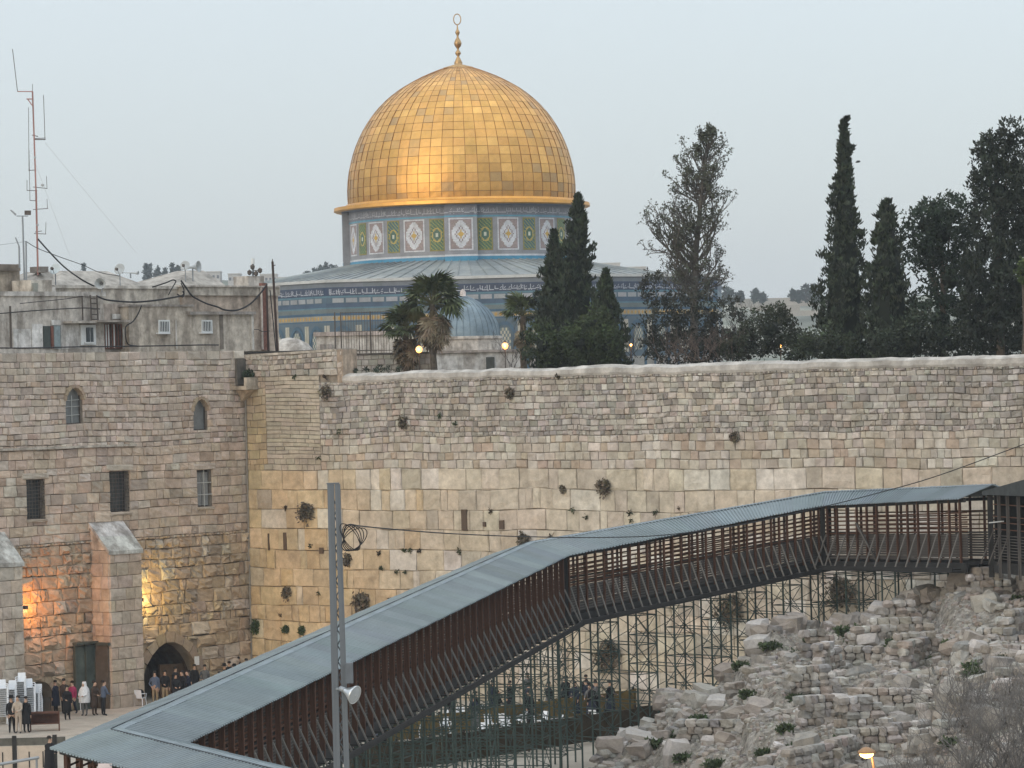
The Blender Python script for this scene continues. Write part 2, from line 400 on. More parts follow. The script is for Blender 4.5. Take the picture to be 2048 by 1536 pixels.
hi_ = lay(0, S1, 13.5, HT, lambda z: rl.uniform(.24, .40), lambda z, h: h * rl.uniform(.7, 2.3), holes, rl)
def style_l(q):
    s = (q[0] + q[1]) / 2; z = (q[2] + q[3]) / 2; r = rl.random(); n = noise.noise(Vector((s * .2, z * .25, 9.2)))
    if z < 8.7: c = lerp((.46, .355, .245), (.42, .33, .245), .5 + n)
    elif z < 13.5: c = lerp((.50, .40, .315), (.53, .435, .35), .5 + n)
    else: c = lerp((.485, .395, .325), (.54, .455, .385), .5 + n)
    if r < .12: c = lerp(c, (.52, .47, .40), .7)
    elif r < .22: c = lerp(c, (.35, .25, .175), .5)
    elif r < .33: c = lerp(c, (.27, .235, .20), .6)
    if z > 17.2: c = lerp(c, (.48, .43, .37), .35)
    c = jit(c, .11, rl)
    if z < 8.7: return .09 + rl.uniform(-.05, .07), .07, c, 1.35, 1.0
    if z < 13.5: return .05 + rl.uniform(-.02, .03), .03, c, .9, .3
    return .05 + rl.uniform(-.03, .04), .04, c, 1.0, 0
set_stones(LB, lo_ + mi_ + hi_, style_l, hall, M_STONE, seen=lambda q: q[0] < 18.5)
# a drip course that runs across the facade
mb = MB(); a = LB.at(0, 899); b = LB.at(270, 888); mb.fbox(LB, b[0], S1, (a[1] + b[1]) / 2 - .06, (a[1] + b[1]) / 2 + .05, 0, .16, (.46, .42, .36)); mb.build('string_course', M_PLASTER, hall)
M_IRON = mat('rusty_iron', (.10, .085, .075), .7, metal=.3, var=.3, scale=8)
M_GLASS = mat('window_glass', (.05, .06, .065), .12, var=.1, spec=.6)
M_GREYPANE = mat('dusty_pane', (.17, .18, .18), .35, var=.15, spec=.5)
M_BAR = unit_bar('iron_bar', 5, M_IRON)
M_PALEFRAME = mat('pale_frame', (.42, .43, .41), .6, var=.15)
M_PBAR = unit_bar('pale_bar', 4, M_PALEFRAME)
def window_fill(q, dep=-.38, m=M_GLASS, name='window'):
    b = MB(); b.quad(LB(q[0] - .05, q[2] - .05, dep), LB(q[1] + .05, q[2] - .05, dep), LB(q[1] + .05, q[3] + .05, dep), LB(q[0] - .05, q[3] + .05, dep))
    w = b.build(name, m, hall)
    f = MB(); t = .05
    for (a, b_, c, d) in ((q[0], q[0] + t, q[2], q[3]), (q[1] - t, q[1], q[2], q[3]), (q[0] + t, q[1] - t, q[2], q[2] + t), (q[0] + t, q[1] - t, q[3] - t, q[3])):
        f.fbox(LB, a, b_, c, d, dep + .02, dep + .09)
    f.build('window_frame', M_IRON, w); return w
def arch_head(q, n=8, pointed=.15, ring=.22, m=M_STONE, tone=(.38, .30, .22), thick=.14):
    """stone filling between a round arch and its square hole, plus its voussoirs (each a stone)"""
    w = q[1] - q[0]; c = (q[0] + q[1]) / 2; r = w / 2; zs = q[3] - r * (1 + pointed)
    pts = []
    for i in range(n + 1):
        a = math.pi * i / n; x = math.cos(a); y = math.sin(a) * (1 + pointed * math.sin(a) ** 4); pts.append((c - r * x, zs + r * y))
    b = MB()
    for (p, q_) in zip(pts, pts[1:]):
        b.quad(LB(p[0], p[1], .02), LB(q_[0], q_[1], .02), LB(q_[0], q[3] + .02, .02), LB(p[0], q[3] + .02, .02), tone)
        b.quad(LB(p[0], p[1], .02), LB(q_[0], q_[1], .02), LB(q_[0], q_[1], -.6), LB(p[0], p[1], -.6), tone)
    b.build('spandrel', m, hall)
    for i, (p, q_) in enumerate(zip(pts, pts[1:])):
        cc = Vector((c, zs * .4 + (zs + r) * .6 - r * .6)); 
        o = []
        for t_ in (p, q_):
            v = (Vector(t_) - Vector((c, zs))).normalized() * ring * rl.uniform(.85, 1.2); o.append((t_[0] + v.x, t_[1] + v.y))
        g = .01; b = MB(); k = thick + rl.uniform(-.02, .03)
        P4 = [p, q_, o[1], o[0]]; mx_ = sum(x[0] for x in P4) / 4; my_ = sum(x[1] for x in P4) / 4
        f0 = [LB(mx_ + (x - mx_) * .97, my_ + (y - my_) * .97, -.05) for x, y in P4]; f1 = [LB(mx_ + (x - mx_) * .93, my_ + (y - my_) * .93, k) for x, y in P4]
        b.hexa(f0 + f1, jit(tone, .15, rl)); b.build('voussoir', m, hall)
for q in win_up:
    w = window_fill(q, -.26, M_GREYPANE); arch_head(q, 8, .10, .16)
q = win_up[0]
for i in range(1, 3): bar('glazing_bar', M_PBAR, hall, LB(q[0], q[2] + (q[3] - q[2]) * i * .24, -.2), LB(q[1], q[2] + (q[3] - q[2]) * i * .24, -.2), .02)
bar('glazing_bar', M_PBAR, hall, LB((q[0] + q[1]) / 2, q[2], -.19), LB((q[0] + q[1]) / 2, q[3] - .4, -.19), .02)
bar('glazing_bar', M_PBAR, hall, LB(q[0], q[2] + (q[3] - q[2]) * .66, -.2), LB(q[1], q[2] + (q[3] - q[2]) * .66, -.2), .02)
for k, q in enumerate(win_lo):
    w = window_fill(q, -.45, M_GLASS if k < 2 else M_GREYPANE)
    mbm, rr = (M_BAR, .016) if k < 2 else (M_PBAR, .022)
    nv, nh = (6, 11) if k < 2 else (2, 3)
    for i in range(1, nv): x = q[0] + (q[1] - q[0]) * i / nv; bar('grille_bar', mbm, w, LB(x, q[2], -.04), LB(x, q[3], -.04), rr)
    for i in range(1, nh): z = q[2] + (q[3] - q[2]) * i / nh; bar('grille_bar', mbm, w, LB(q[0], z, -.03), LB(q[1], z, -.03), rr)
    b = MB(); stone_geo(b, LB, q[0] - .25, q[1] + .3, q[3] + .01, q[3] + .36, .1, .03, jit((.48, .42, .35), .05), .5, .2); b.build('lintel', M_STONE, hall)
    b = MB(); stone_geo(b, LB, q[0] - .1, q[1] + .1, q[2] - .2, q[2] - .01, .12, .03, jit((.42, .36, .29), .05), .5, .2); b.build('sill', M_STONE, hall)
if True:    # shutter panels in the right-hand window
    q = win_lo[2]; m_sh = mat('grey_shutter', (.25, .255, .25), .6, var=.15)
    for i in range(2):
        a = q[0] + .06 + (q[1] - q[0] - .12) * i * .5; b = MB(); b.fbox(LB, a + .02, a + (q[1] - q[0] - .12) * .5 - .02, q[2] + .06, q[3] - .1, -.3, -.24); b.build('shutter', m_sh, hall)
# the low arch; its deep vault is coloured dark, shade put into the tone
arch_head(arch, 11, .1, .55, tone=(.36, .29, .21), thick=.16)
w = arch[1] - arch[0]; c = (arch[0] + arch[1]) / 2; r = w / 2; zs = arch[3] - r * 1.1
mb = MB(); prof = [(arch[0], 0)] + [(c - r * math.cos(math.pi * i / 12), zs + r * math.sin(math.pi * i / 12) * 1.06) for i in range(13)] + [(arch[1], 0)]
for (p, q_) in zip(prof, prof[1:]):
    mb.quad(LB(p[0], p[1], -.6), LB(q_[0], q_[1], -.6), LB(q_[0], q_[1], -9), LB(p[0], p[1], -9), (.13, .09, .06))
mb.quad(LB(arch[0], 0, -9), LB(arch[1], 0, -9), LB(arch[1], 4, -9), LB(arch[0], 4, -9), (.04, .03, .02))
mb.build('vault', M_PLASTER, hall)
mb = MB(); mb.fbox(LB, arch[0] + .03, arch[0] + 2.0, 0, 1.75, -.95, -.8, (.2, .13, .08)); mb.build('door_leaf', mat('brown_timber', (.12, .075, .045), .75, var=.25, scale=5), hall)
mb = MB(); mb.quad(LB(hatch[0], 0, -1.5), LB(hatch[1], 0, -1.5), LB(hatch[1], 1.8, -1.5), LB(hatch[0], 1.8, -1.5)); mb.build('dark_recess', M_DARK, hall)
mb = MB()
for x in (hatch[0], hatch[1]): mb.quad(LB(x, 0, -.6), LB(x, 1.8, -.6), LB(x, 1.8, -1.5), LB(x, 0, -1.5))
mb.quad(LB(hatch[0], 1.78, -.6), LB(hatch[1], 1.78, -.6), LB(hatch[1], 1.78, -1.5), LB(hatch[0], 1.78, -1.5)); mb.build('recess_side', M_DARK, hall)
arch_head(hatch, 8, 0, .3)
# notice on the wall by the arch
a = LB.at(388, 1320); mb = MB(); mb.fbox(LB, a[0] - .17, a[0] + .17, a[1] - .25, a[1] + .25, .2, .225, (.7, .7, .68))
tag(mb.build('notice', mat('white_sheet', (.72, .72, .70), .6, var=.03)), 'small white paper notice on the stone wall beside the arched doorway', 'notice')
# buttresses: each of coursed blocks with a sloped cap
def buttress(sa, sb, dp, zt, zc_, n_ind, tone):
    bt = MB()
    for f in ((LB(sa, 0, -.1), LB(sa, 0, dp - .05)), (LB(sb, 0, -.1), LB(sb, 0, dp - .05)), (LB(sa, 0, dp - .05), LB(sb, 0, dp - .05))):
        a, b = f; bt.quad(a, b, b + Vector((0, 0, zt)), a + Vector((0, 0, zt)), tone)
    core = bt.build('buttress', M_MORTAR, hall)
    FL = Frame(LB(sb, 0, 0), _d, _n); fr = Frame(LB(0, 0, dp), _n, _d)
    FR = Frame(LB(sa, 0, 0), _d, -_n)
    cs = courses(0, zt, lambda z: rl.uniform(.55, .7))
    for F_, s0, s1 in ((fr, sa, sb), (FL, 0, dp), (FR, 0, dp)):
        for q in lay(s0, s1, 0, zt, None, lambda z, h: h * rl.uniform(.9, 1.6), R=rl, cs=cs):
            b = MB(); stone_geo(b, F_, *q, .04 + rl.uniform(-.015, .02), .03, jit(lerp(tone, (.40, .30, .21), rl.random() * .5), .12, rl), .9, .3); b.build('stone', M_STONE, core)
    b = MB()      # the cap: a sloped slab in two leaves
    for (t0, t1) in ((0, .52), (.52, 1.04)):
        z0, z1 = zc_ + (zt - zc_) * t0, zc_ + (zt - zc_) * t1; d0, d1 = dp * t0, dp * t1 + .05
        lo = [LB(sa - .08, z0 - .2, d0), LB(sb + .08, z0 - .2, d0), LB(sb + .08, z1 - .2, d1), LB(sa - .08, z1 - .2, d1)]
        up = [LB(sa - .08, z0 + .03, d0), LB(sb + .08, z0 + .03, d0), LB(sb + .08, z1 - .0, d1), LB(sa - .08, z1 - .0, d1)]
        b.hexa(lo + up, jit((.50, .49, .46), .05))
    b.build('cap', M_PLASTER, core)
    for x in (sa, sb): b = MB(); b.add([LB(x, zt - .01, 0), LB(x, zt - .01, dp - .02), LB(x, zc_ - .15, 0)], ((0, 1, 2),), tone); b.build('cap_cheek', M_PLASTER, core)
    return core
buttress(9.45, 11.75, 1.4, 8.2, 9.65, 0, (.50, .43, .355))
buttress(17.75, 20.2, 1.4, 8.0, 9.5, 0, (.48, .43, .37))
# glazed metal door set in the angle of the buttress
m_steel = mat('dark_green_steel', (.09, .105, .09), .5, metal=.4, var=.2)
ves = MB(); ves.fbox(LB, 11.78, 13.25, 0.02, 3.3, .12, .26); door = ves.build('door', mat('greenish_glass', (.075, .095, .085), .2, var=.25, scale=1.2, spec=.5), hall)
for (a, b_) in ((11.78, 11.86), (12.48, 12.56), (13.2, 13.3)):
    f = MB(); f.fbox(LB, a, b_, 0, 3.38, .26, .34); f.build('door_post', m_steel, door)
f = MB(); f.fbox(LB, 11.78, 13.3, 3.38, 3.5, .1, .5); f.build('door_head', m_steel, door)
ves = MB(); ves.fbox(Frame(LB(11.79, 0, 0), _d, _n), .35, 1.3, .02, 3.3, .04, .09); d2 = ves.build('glass_panel', mat('brownish_glass', (.11, .095, .075), .25, var=.25, scale=1.2, spec=.5), hall)
f = MB(); f.fbox(Frame(LB(11.79, 0, 0), _d, _n), .3, 1.45, 3.3, 3.45, .03, .2); f.build('door_head', m_steel, d2)
# corner balcony with a planter and its corbel
bal = MB(); a = LB.at(452, 760, .9); mb = MB()
FB = LB
mb.fbox(LB, -.95, 1.0, 16.35, 16.55, -.0, 1.1, (.43, .37, .29)); bl_ = mb.build('balcony', M_PLASTER, hall)
mb = MB(); mb.fbox(LB, -.8, .9, 16.55, 17.0, .85, 1.05, (.47, .41, .33)); mb.build('balcony_front', M_PLASTER, bl_)
mb = MB(); mb.fbox(LB, -.6, .75, 16.6, 18.05, .06, .2, (.09, .085, .075)); mb.build('opening_shade_slab', M_PLASTER, bl_)  # solid dark slab; the shade of the opening is put into its colour
mb = MB(); p = [LB(-.1, 15.7, 0), LB(.3, 15.7, 0), LB(.2, 15.75, .1), LB(0, 15.75, .1), LB(-.6, 16.35, 0), LB(.7, 16.35, 0), LB(.6, 16.35, .9), LB(-.5, 16.35, .9)]
mb.hexa(p, (.40, .33, .25)); mb.build('corbel', M_PLASTER, bl_)
bar('drain_pipe', unit_bar('pipe', 6, mat('pipe_grey', (.24, .22, .19), .7, var=.2)), hall, LB(.12, .3, .14), LB(.10, 16, .14), .05)
# lamps fixed to the hidden flank of each buttress
def floodlamp(name, label, pos, aim, color, watts, ang):
    t = thing(name, label, 'floodlight', loc=pos, w=False); t.rotation_euler = (Vector(aim) - Vector(pos)).to_track_quat('-Z', 'Y').to_euler()
    b = MB(); b.hexa([(-.14, -.1, .02), (.14, -.1, .02), (.14, .1, .02), (-.14, .1, .02), (-.09, -.07, .2), (.09, -.07, .2), (.09, .07, .2), (-.09, .07, .2)]); b.build('housing', M_IRON, t)
    b = MB(); b.quad((-.13, -.09, .015), (.13, -.09, .015), (.13, .09, .015), (-.13, .09, .015)); b.build('lens', mat('lens_' + name, color, .4, emit=color, estr=8), t)
    b = MB(); b.tube([(0, 0, .18), (0, 0, .34)], .025, 6); b.build('bracket', M_IRON, t)
    l = bpy.data.lights.new(name + '_light', 'SPOT'); l.energy = watts; l.color = color; l.spot_size = ang; l.spot_blend = .8; l.shadow_soft_size = .12
    lo = bpy.data.objects.new(name + '_light', l); COL.objects.link(lo); lo.parent = t; lo.location = (0, 0, -.02)
    return t
floodlamp('wall_floodlight', 'orange floodlight fixed low on the flank of the far buttress', LB(17.3, 5.6, 1.15), LB(12.0, 5.6, .6), (1.0, .36, .08), 560, math.radians(160))
floodlamp('wall_floodlight', 'yellow floodlight fixed to the buttress flank above the arched doorway', LB(9.1, 5.5, 1.0), LB(5.6, 5.6, .15), (1.0, .70, .24), 480, math.radians(160))
# ================================================================== THE SHRINE WITH THE GOLDEN DOME
CX, CY = -4.45, 341.0
shrine = thing('golden_domed_shrine', 'blue tiled octagonal shrine crowned by a great golden dome', 'shrine', loc=(CX, CY, 17.0), w=True)
def pol(r, a, z): return Vector((CX + r * math.sin(a), CY - r * math.cos(a), z))
Z0 = 33.75
PROF = [(11.0, 0), (11.07, .9), (11.07, 1.9), (10.95, 3.2), (10.62, 4.6), (10.36, 5.5), (9.95, 6.5), (9.36, 7.65), (8.65, 8.75), (7.75, 9.8), (6.95, 10.55), (6.03, 11.25), (4.8, 12.0), (3.4, 12.7), (1.6, 13.4), (.35, 13.75)]
def prof_at(n):
    L = [0]
    for a, b in zip(PROF, PROF[1:]): L.append(L[-1] + math.hypot(b[0] - a[0], b[1] - a[1]))
    out = []
    for i in range(n + 1):
        t = L[-1] * i / n
        for k in range(len(L) - 1):
            if t <= L[k + 1] + 1e-9:
                f = (t - L[k]) / (L[k + 1] - L[k]); out.append((PROF[k][0] + (PROF[k + 1][0] - PROF[k][0]) * f, PROF[k][1] + (PROF[k + 1][1] - PROF[k][1]) * f)); break
    return out
M_GOLD = mat('gilded_sheet', attr=True, rough=.42, metal=1.0, var=.10, scale=.6, bump=.12, bscale=1.2)
M_SEAM = mat('gilded_seam', (.34, .17, .06), .5, metal=.9, var=.2, scale=1)
mb = MB(); mb.lathe([(r - .05, z) for r, z in prof_at(22)], 60, (CX, CY, Z0)); dome = mb.build('dome', M_SEAM, shrine)
NR, NA = 22, 60; pr = prof_at(NR); rg = random.Random(3); cells = []
for i in range(NR):
    for j in range(NA):
        a0, a1 = 2 * math.pi * (j - .5) / NA, 2 * math.pi * (j + .5) / NA; am = 2 * math.pi * j / NA
        ra = (pr[i][0] + pr[i + 1][0]) / 2
        vis = math.cos(am) * ra * (abs(pr[i + 1][1] - pr[i][1]) + .15)
        cells.append((vis, i, j, a0, a1))
cells.sort(key=lambda c: -c[0]); rest = MB()
def gold_panel(b, i, a0, a1):
    (r0, z0), (r1, z1) = pr[i], pr[i + 1]; ga = .024 / max(1.0, r0); k = 2
    dz = .018; z0g, z1g = z0 + (z1 - z0) * .02, z1 - (z1 - z0) * .02; r0g, r1g = r0 + (r1 - r0) * .02, r1 - (r1 - r0) * .02
    t = [rg.uniform(-.014, .014) for _ in range(3)]; col = jit((.60, .335, .105), .08, rg)
    if rg.random() < .09: col = lerp(col, (.36, .25, .14), rg.uniform(.3, .7))
    elif rg.random() < .10: col = lerp(col, (.78, .46, .15), .6)
    vs_ = []
    for v in range(k + 1):
        for u in range(k + 1):
            fu, fv = u / k, v / k; a = (a0 + ga) + (a1 - a0 - 2 * ga) * fu
            rr = r0g + (r1g - r0g) * fv; zz = z0g + (z1g - z0g) * fv
            out = .02 + t[0] + t[1] * (fu - .5) + t[2] * (fv - .5) + (.012 if (u == 1 and v == 1) else 0)
            vs_.append(pol(rr + out, a, Z0 + zz + out * .3))
    fs = [(v * 3 + u, v * 3 + u + 1, (v + 1) * 3 + u + 1, (v + 1) * 3 + u) for v in range(k) for u in range(k)]
    ed = [pol(r0 - .05, a0 + ga, Z0 + z0g), pol(r0 - .05, a1 - ga, Z0 + z0g), pol(r1 - .05, a1 - ga, Z0 + z1g), pol(r1 - .05, a0 + ga, Z0 + z1g)]
    vs_ += ed; fs += [(0, 1, 2, 10, 9), (2, 5, 8, 11, 10), (8, 7, 6, 12, 11), (6, 3, 0, 9, 12)]
    b.add(vs_, fs, col)
for n, (vis, i, j, a0, a1) in enumerate(cells):
    if n < 300: b = MB(); gold_panel(b, i, a0, a1); b.build('gold_panel', M_GOLD, dome)
    else: gold_panel(rest, i, a0, a1)
rest.build('upper_gold_panels', M_GOLD, dome, kind='stuff')
for j in range(NA):     # standing seams between the panels
    a = 2 * math.pi * (j + .5) / NA; b = MB(); pts = [pol(r + .035, a, Z0 + z + .01) for r, z in pr[:-1]]
    b.tube(pts, .022, 4); b.build('standing_seam', M_SEAM, dome)
M_FIN = mat('finial_bronze', (.42, .27, .13), .42, metal=1.0, var=.15)
mb = MB(); mb.lathe([(1.55, 13.36), (1.5, 13.5), (.4, 13.8), (.42, 13.95), (.28, 14.25), (.13, 14.55), (.12, 14.62), (.29, 14.85), (.27, 14.98), (.12, 15.2), (.11, 15.35), (.3, 15.6), (.39, 15.85), (.28, 16.15), (.12, 16.4), (.09, 16.6), (.23, 16.88), (.21, 17.0), (.09, 17.2), (.06, 17.55), (.03, 17.7)], 14, (CX, CY, Z0))
fin = mb.build('finial', M_FIN, shrine, smooth=True)
mb = MB(); pts = [(CX + .35 * math.sin(2 * math.pi * i / 22), CY + .0, Z0 + 18.2 - .52 * math.cos(2 * math.pi * i / 22)) for i in range(22)]; pts = [Vector(p) for p in pts]
mb.tube(pts + [pts[0], pts[1]], .055, 6, cap=False); mb.build('crescent_ring', M_FIN, fin, smooth=True)
mb = MB(); mb.lathe([(10.9, Z0 + .35), (11.25, Z0 + .32), (11.35, Z0 + .12), (12.45, Z0 + .0), (12.5, Z0 - .32), (12.3, Z0 - .42), (11.0, Z0 - .36)], 60, (CX, CY, 0), (.66, .34, .09))
mb.build('gold_cornice', M_GOLD, shrine)
# --- drum
M_TILE = mat('glazed_tile', attr=True, rough=.45, var=.12, scale=1.1, spec=.4)
C_BG, C_WH, C_GR, C_DB, C_LB, C_YE, C_MV = (.24, .245, .26), (.50, .51, .53), (.06, .12, .085), (.035, .065, .13), (.10, .28, .38), (.46, .30, .07), (.25, .20, .20)
def drum_r(a):
    for p in range(4):
        d = (a - p * math.pi / 2 + math.pi) % (2 * math.pi) - math.pi
        if abs(d) < math.radians(7.6): return 11.72
    return 11.07
mb = MB(); bands = [(27.6, 28.05, C_LB), (28.05, 28.45, (.06, .23, .36)), (28.45, 28.62, C_WH), (28.62, 28.95, C_BG), (28.95, 32.15, C_BG), (32.15, 32.3, C_LB), (32.3, 33.35, (.17, .19, .24))]
edges = sorted({round(math.radians(x), 6) for p in range(4) for x in (p * 90 - 7.6, p * 90 + 7.6)} | {round(math.radians(x), 6) for x in range(-8, 352, 4)})
edges = sorted(e for e in edges); 
edges.append(edges[0] + 2 * math.pi)
for a0, a1 in zip(edges, edges[1:]):
    if a1 - a0 < 1e-4: continue
    r = drum_r((a0 + a1) / 2)
    for z0, z1, c in bands: mb.quad(pol(r, a0, z0), pol(r, a1, z0), pol(r, a1, z1), pol(r, a0, z1), jit(c, .06))
for p in range(4):
    for s in (-1, 1):
        a = math.radians(p * 90 + s * 7.6); mb.quad(pol(10.9, a, 27.6), pol(11.72, a, 27.6), pol(11.72, a, 33.35), pol(10.9, a, 33.35), C_BG)
mb.lathe([(9, 33.35), (11.8, 33.35)], 60, (CX, CY, 0), C_BG)
drum = mb.build('drum', M_TILE, shrine)
def white_panel(i, j, n, m):
    x, y = abs((i + .5) / n * 2 - 1), abs((j + .5) / m * 2 - 1)
    if x > .86 or y > .9: return C_WH
    if x > .74 or y > .8: return C_MV
    d = x * 1.0 + y * .95
    if d < .26: return C_YE
    if d < .42: return C_WH
    if d < .52: return C_MV
    if d < .98 or (x < .22 and y < .75) or (y < .2 and x < .7): return C_WH
    return (.27, .215, .20)
def green_panel(i, j, n, m):
    x, y = abs((i + .5) / n * 2 - 1), abs((j + .5) / m * 2 - 1)
    if x > .82 or y > .92: return (.22, .19, .05)
    if x < .25 and y < .14: return (.5, .5, .4)
    d = math.hypot(x, y * 1.5)
    if d < .5: return C_GR
    if d < .68: return (.40, .30, .08)
    if (i + j) % 3 == 0: return (.24, .24, .07)
    return (.06, .13, .075)
def blue_panel(i, j, n, m):
    c = green_panel(i, j, n, m); return {True: (.05, .12, .14)}.get(c == (.06, .13, .075), c)
def mosaic(name, fpos, n, m, fn, parent, edge=None):
    b = MB()
    for i in range(n):
        for j in range(m):
            b.quad(fpos(i / n, j / m), fpos((i + 1) / n, j / m), fpos((i + 1) / n, (j + 1) / m), fpos(i / n, (j + 1) / m), jit(fn(i, j, n, m), .10))
    return b.build(name, M_TILE, parent)
for k in range(-7, 24):
    deg = k * 11.85 if abs(k) <= 7 else None
    if deg is None: continue
    for base in (0, 180):
        if base == 180 and abs(k) == 7: continue
        if base and abs(k) > 6: continue
        dg = deg + base; hw = 5.6 if k % 2 == 0 else 3.75; r = drum_r(math.radians(dg)) + .03
        if k and abs(deg) > 80: continue
        fp = lambda u, v, dg=dg, hw=hw, r=r: pol(r, math.radians(dg - hw + 2 * hw * u), 29.0 + 3.05 * v)
        mosaic('tile_panel', fp, 17 if k % 2 == 0 else 12, 25, white_panel if k % 2 == 0 else (green_panel if k % 4 in (1, 3) and abs(k) % 4 == 1 else blue_panel), drum)
# writing band: joined strokes of pale script on dark tile, too small to read in the photograph
def script_grid(n, m, seed, fg, bgc):
    R = random.Random(seed); g = [[0] * m for _ in range(n)]; x = 0
    while x < n:
        w = R.randint(2, 7); by = R.choice((1, 1, 2))
        for i in range(x, min(n, x + w)): g[i][by] = 1
        if R.random() < .75:
            for j in range(by, m - R.choice((1, 1, 2))): g[min(n - 1, x)][j] = 1
        if R.random() < .5 and x + w // 2 < n: g[x + w // 2][min(m - 1, by + 2)] = 1; g[min(n - 1, x + w // 2 + 1)][min(m - 1, by + 3)] = 1
        if R.random() < .3 and x + 1 < n: g[x + 1][0] = 1
        x += w + R.choice((0, 1, 1))
    return lambda i, j, n_, m_: fg if g[i][j] else bgc
for s0, s1, r in [(-82.4, -7.6, 11.1), (-7.6, 7.6, 11.75), (7.6, 82.4, 11.1)]:
    nn = int((s1 - s0) * 3.0)
    fp = lambda u, v, s0=s0, s1=s1, r=r: pol(r, math.radians(s0 + (s1 - s0) * u), 32.42 + .75 * v)
    mosaic('script_band', fp, nn, 8, script_grid(nn, 8, int(s0) + 200, (.36, .37, .40), (.17, .175, .20)), drum)
# --- octagon
OC = [math.radians(-27 + 45 * k) for k in range(8)]; ORAD = 26.9; OT = 26.1
def oface(k):
    a, b = pol(ORAD, OC[k], 0), pol(ORAD, OC[(k + 1) % 8], 0); d = (b - a); L = d.length; d.normalize(); return Frame(a, d, Vector((d.y, -d.x, 0))), L
mb = MB(); obands = [(15.0, 18.6, (.38, .365, .34)), (18.6, 22.3, (.115, .165, .205)), (22.3, 22.42, (.05, .12, .20)), (22.42, 22.88, (.36, .34, .27)), (22.88, 23.1, (.05, .12, .20)),
    (23.1, 23.5, (.155, .195, .195)), (23.5, 23.62, (.11, .22, .28)), (23.62, 24.0, (.07, .12, .19)), (24.0, 24.52, (.09, .15, .20)), (24.52, 24.68, (.11, .22, .28)), (24.68, 25.45, C_DB), (25.45, 25.9, (.19, .215, .245)), (25.9, 26.1, (.42, .43, .42))]
for k in range(8):
    F_, L = oface(k)
    for z0, z1, c in obands:
        n = 12; c = tuple(k_ * .74 for k_ in c)
        for i in range(n): mb.quad(F_(L * i / n, z0), F_(L * (i + 1) / n, z0), F_(L * (i + 1) / n, z1), F_(L * i / n, z1), jit(c, .07))
wall_o = mb.build('octagon_wall', M_TILE, shrine)
mb = MB()
for k in range(8):
    F_, L = oface(k); mb.fbox(F_, -.1, L + .1, OT - .2, OT + .06, -.5, .14, (.46, .47, .46))
mb.build('octagon_coping', M_TILE, wall_o)
M_LEAD = mat('lead_sheet', (.26, .29, .30), .5, metal=.35, var=.18, scale=.5, col2=(.36, .38, .36), scale2=.3, var2=.6)
mb = MB(); NS = 48
def roct(a):
    d = (a - OC[0]) % (math.pi / 4) - math.pi / 8; return ORAD * math.cos(math.pi / 8) / math.cos(d) - .35
angs = [OC[0] + 2 * math.pi * i / NS for i in range(NS + 1)]
for a, b in zip(angs, angs[1:]):
    mb.quad(pol(roct(a), a, 25.55), pol(roct(b), b, 25.55), pol(11.0, b, 28.15), pol(11.0, a, 28.15))
roof_o = mb.build('lead_roof', M_LEAD, shrine)
for i in range(NS * 2):
    a = OC[0] + math.pi * i / NS
    if math.cos(a) < -.1: continue
    mb = MB(); mb.tube([pol(roct(a), a, 25.6), pol(11.2, a, 28.16)], .05, 4); mb.build('roof_seam', M_LEAD, roof_o)
M_LAT = mat('pale_lattice', (.40, .39, .33), .7, var=.1)
for k in (6, 7, 0, 1):
    F_, L = oface(k)
    nn = 280
    mosaic('script_band', lambda u, v, F_=F_, L=L: F_(.3 + (L - .6) * u, 24.74 + .64 * v, .02), nn, 8, script_grid(nn, 8, 31 + k, (.34, .36, .40), (.04, .055, .09)), wall_o)
    for i in range(16):
        x = .5 + (L - 1.0) * i / 16; b = MB(); b.fbox(F_, x + .1, x + (L - 1) / 16 - .1, 24.06, 24.46, 0, .03, jit((.27, .28, .295), .08)); b.build('tile_square', M_TILE, wall_o)
    for i in range(44):
        x = .5 + (L - 1.0) * (i + .5) / 44; b = MB(); w_ = .16
        b.add([F_(x - w_, 22.65, .015), F_(x, 22.45, .015), F_(x + w_, 22.65, .015), F_(x, 22.85, .015)], ((0, 1, 2, 3),), jit((.40, .25, .07), .15)); b.build('diamond_tile', M_TILE, wall_o)
    for i in range(7):       # blind arches with lattice windows
        x = L * (i + .5) / 7; hw = 1.02; zs = 20.7; b = MB(); arcp = [(x - hw, 16.5)] + [(x - hw * math.cos(math.pi * q / 10), zs + 1.3 * math.sin(math.pi * q / 10)) for q in range(11)] + [(x + hw, 16.5)]
        inn = [(x + (p[0] - x) * .74, 16.5 if q in (0, 12) else zs + (p[1] - zs) * .74) for q, p in enumerate(arcp)]
        for q in range(12):
            b.quad(F_(*arcp[q], .05), F_(*arcp[q + 1], .05), F_(*inn[q + 1], .05), F_(*inn[q], .05), jit((.05, .10, .15), .1))
            b.quad(F_(*inn[q], .05), F_(*inn[q + 1], .05), F_(*inn[q + 1], -.0), F_(*inn[q], -.0), (.04, .09, .14))
        ar = b.build('arch_niche', M_TILE, wall_o)
        b = MB()
        for u in range(7):
            for v in range(8):
                xx, zz = x - .55 + 1.1 * u / 7, 19.2 + 2.2 * v / 8
                if zz > 20.7 and math.hypot((xx + .08 - x) / .6, (zz - 20.6) / .95) > .95: continue
                b.quad(F_(xx, zz, .06), F_(xx + .15, zz, .06), F_(xx + .15, zz + .27, .06), F_(xx, zz + .27, .06), jit((.40, .38, .30) if (u + v) % 2 else (.12, .16, .18), .1))
        b.build('lattice_window', M_TILE, ar)
        for s in (-1, 1):
            b = MB(); b.fbox(F_, x + s * 1.32 - .13, x + s * 1.32 + .13, 19.0, 22.0, 0, .04, jit((.38, .36, .30), .08)); b.build('tile_strip', M_TILE, ar)
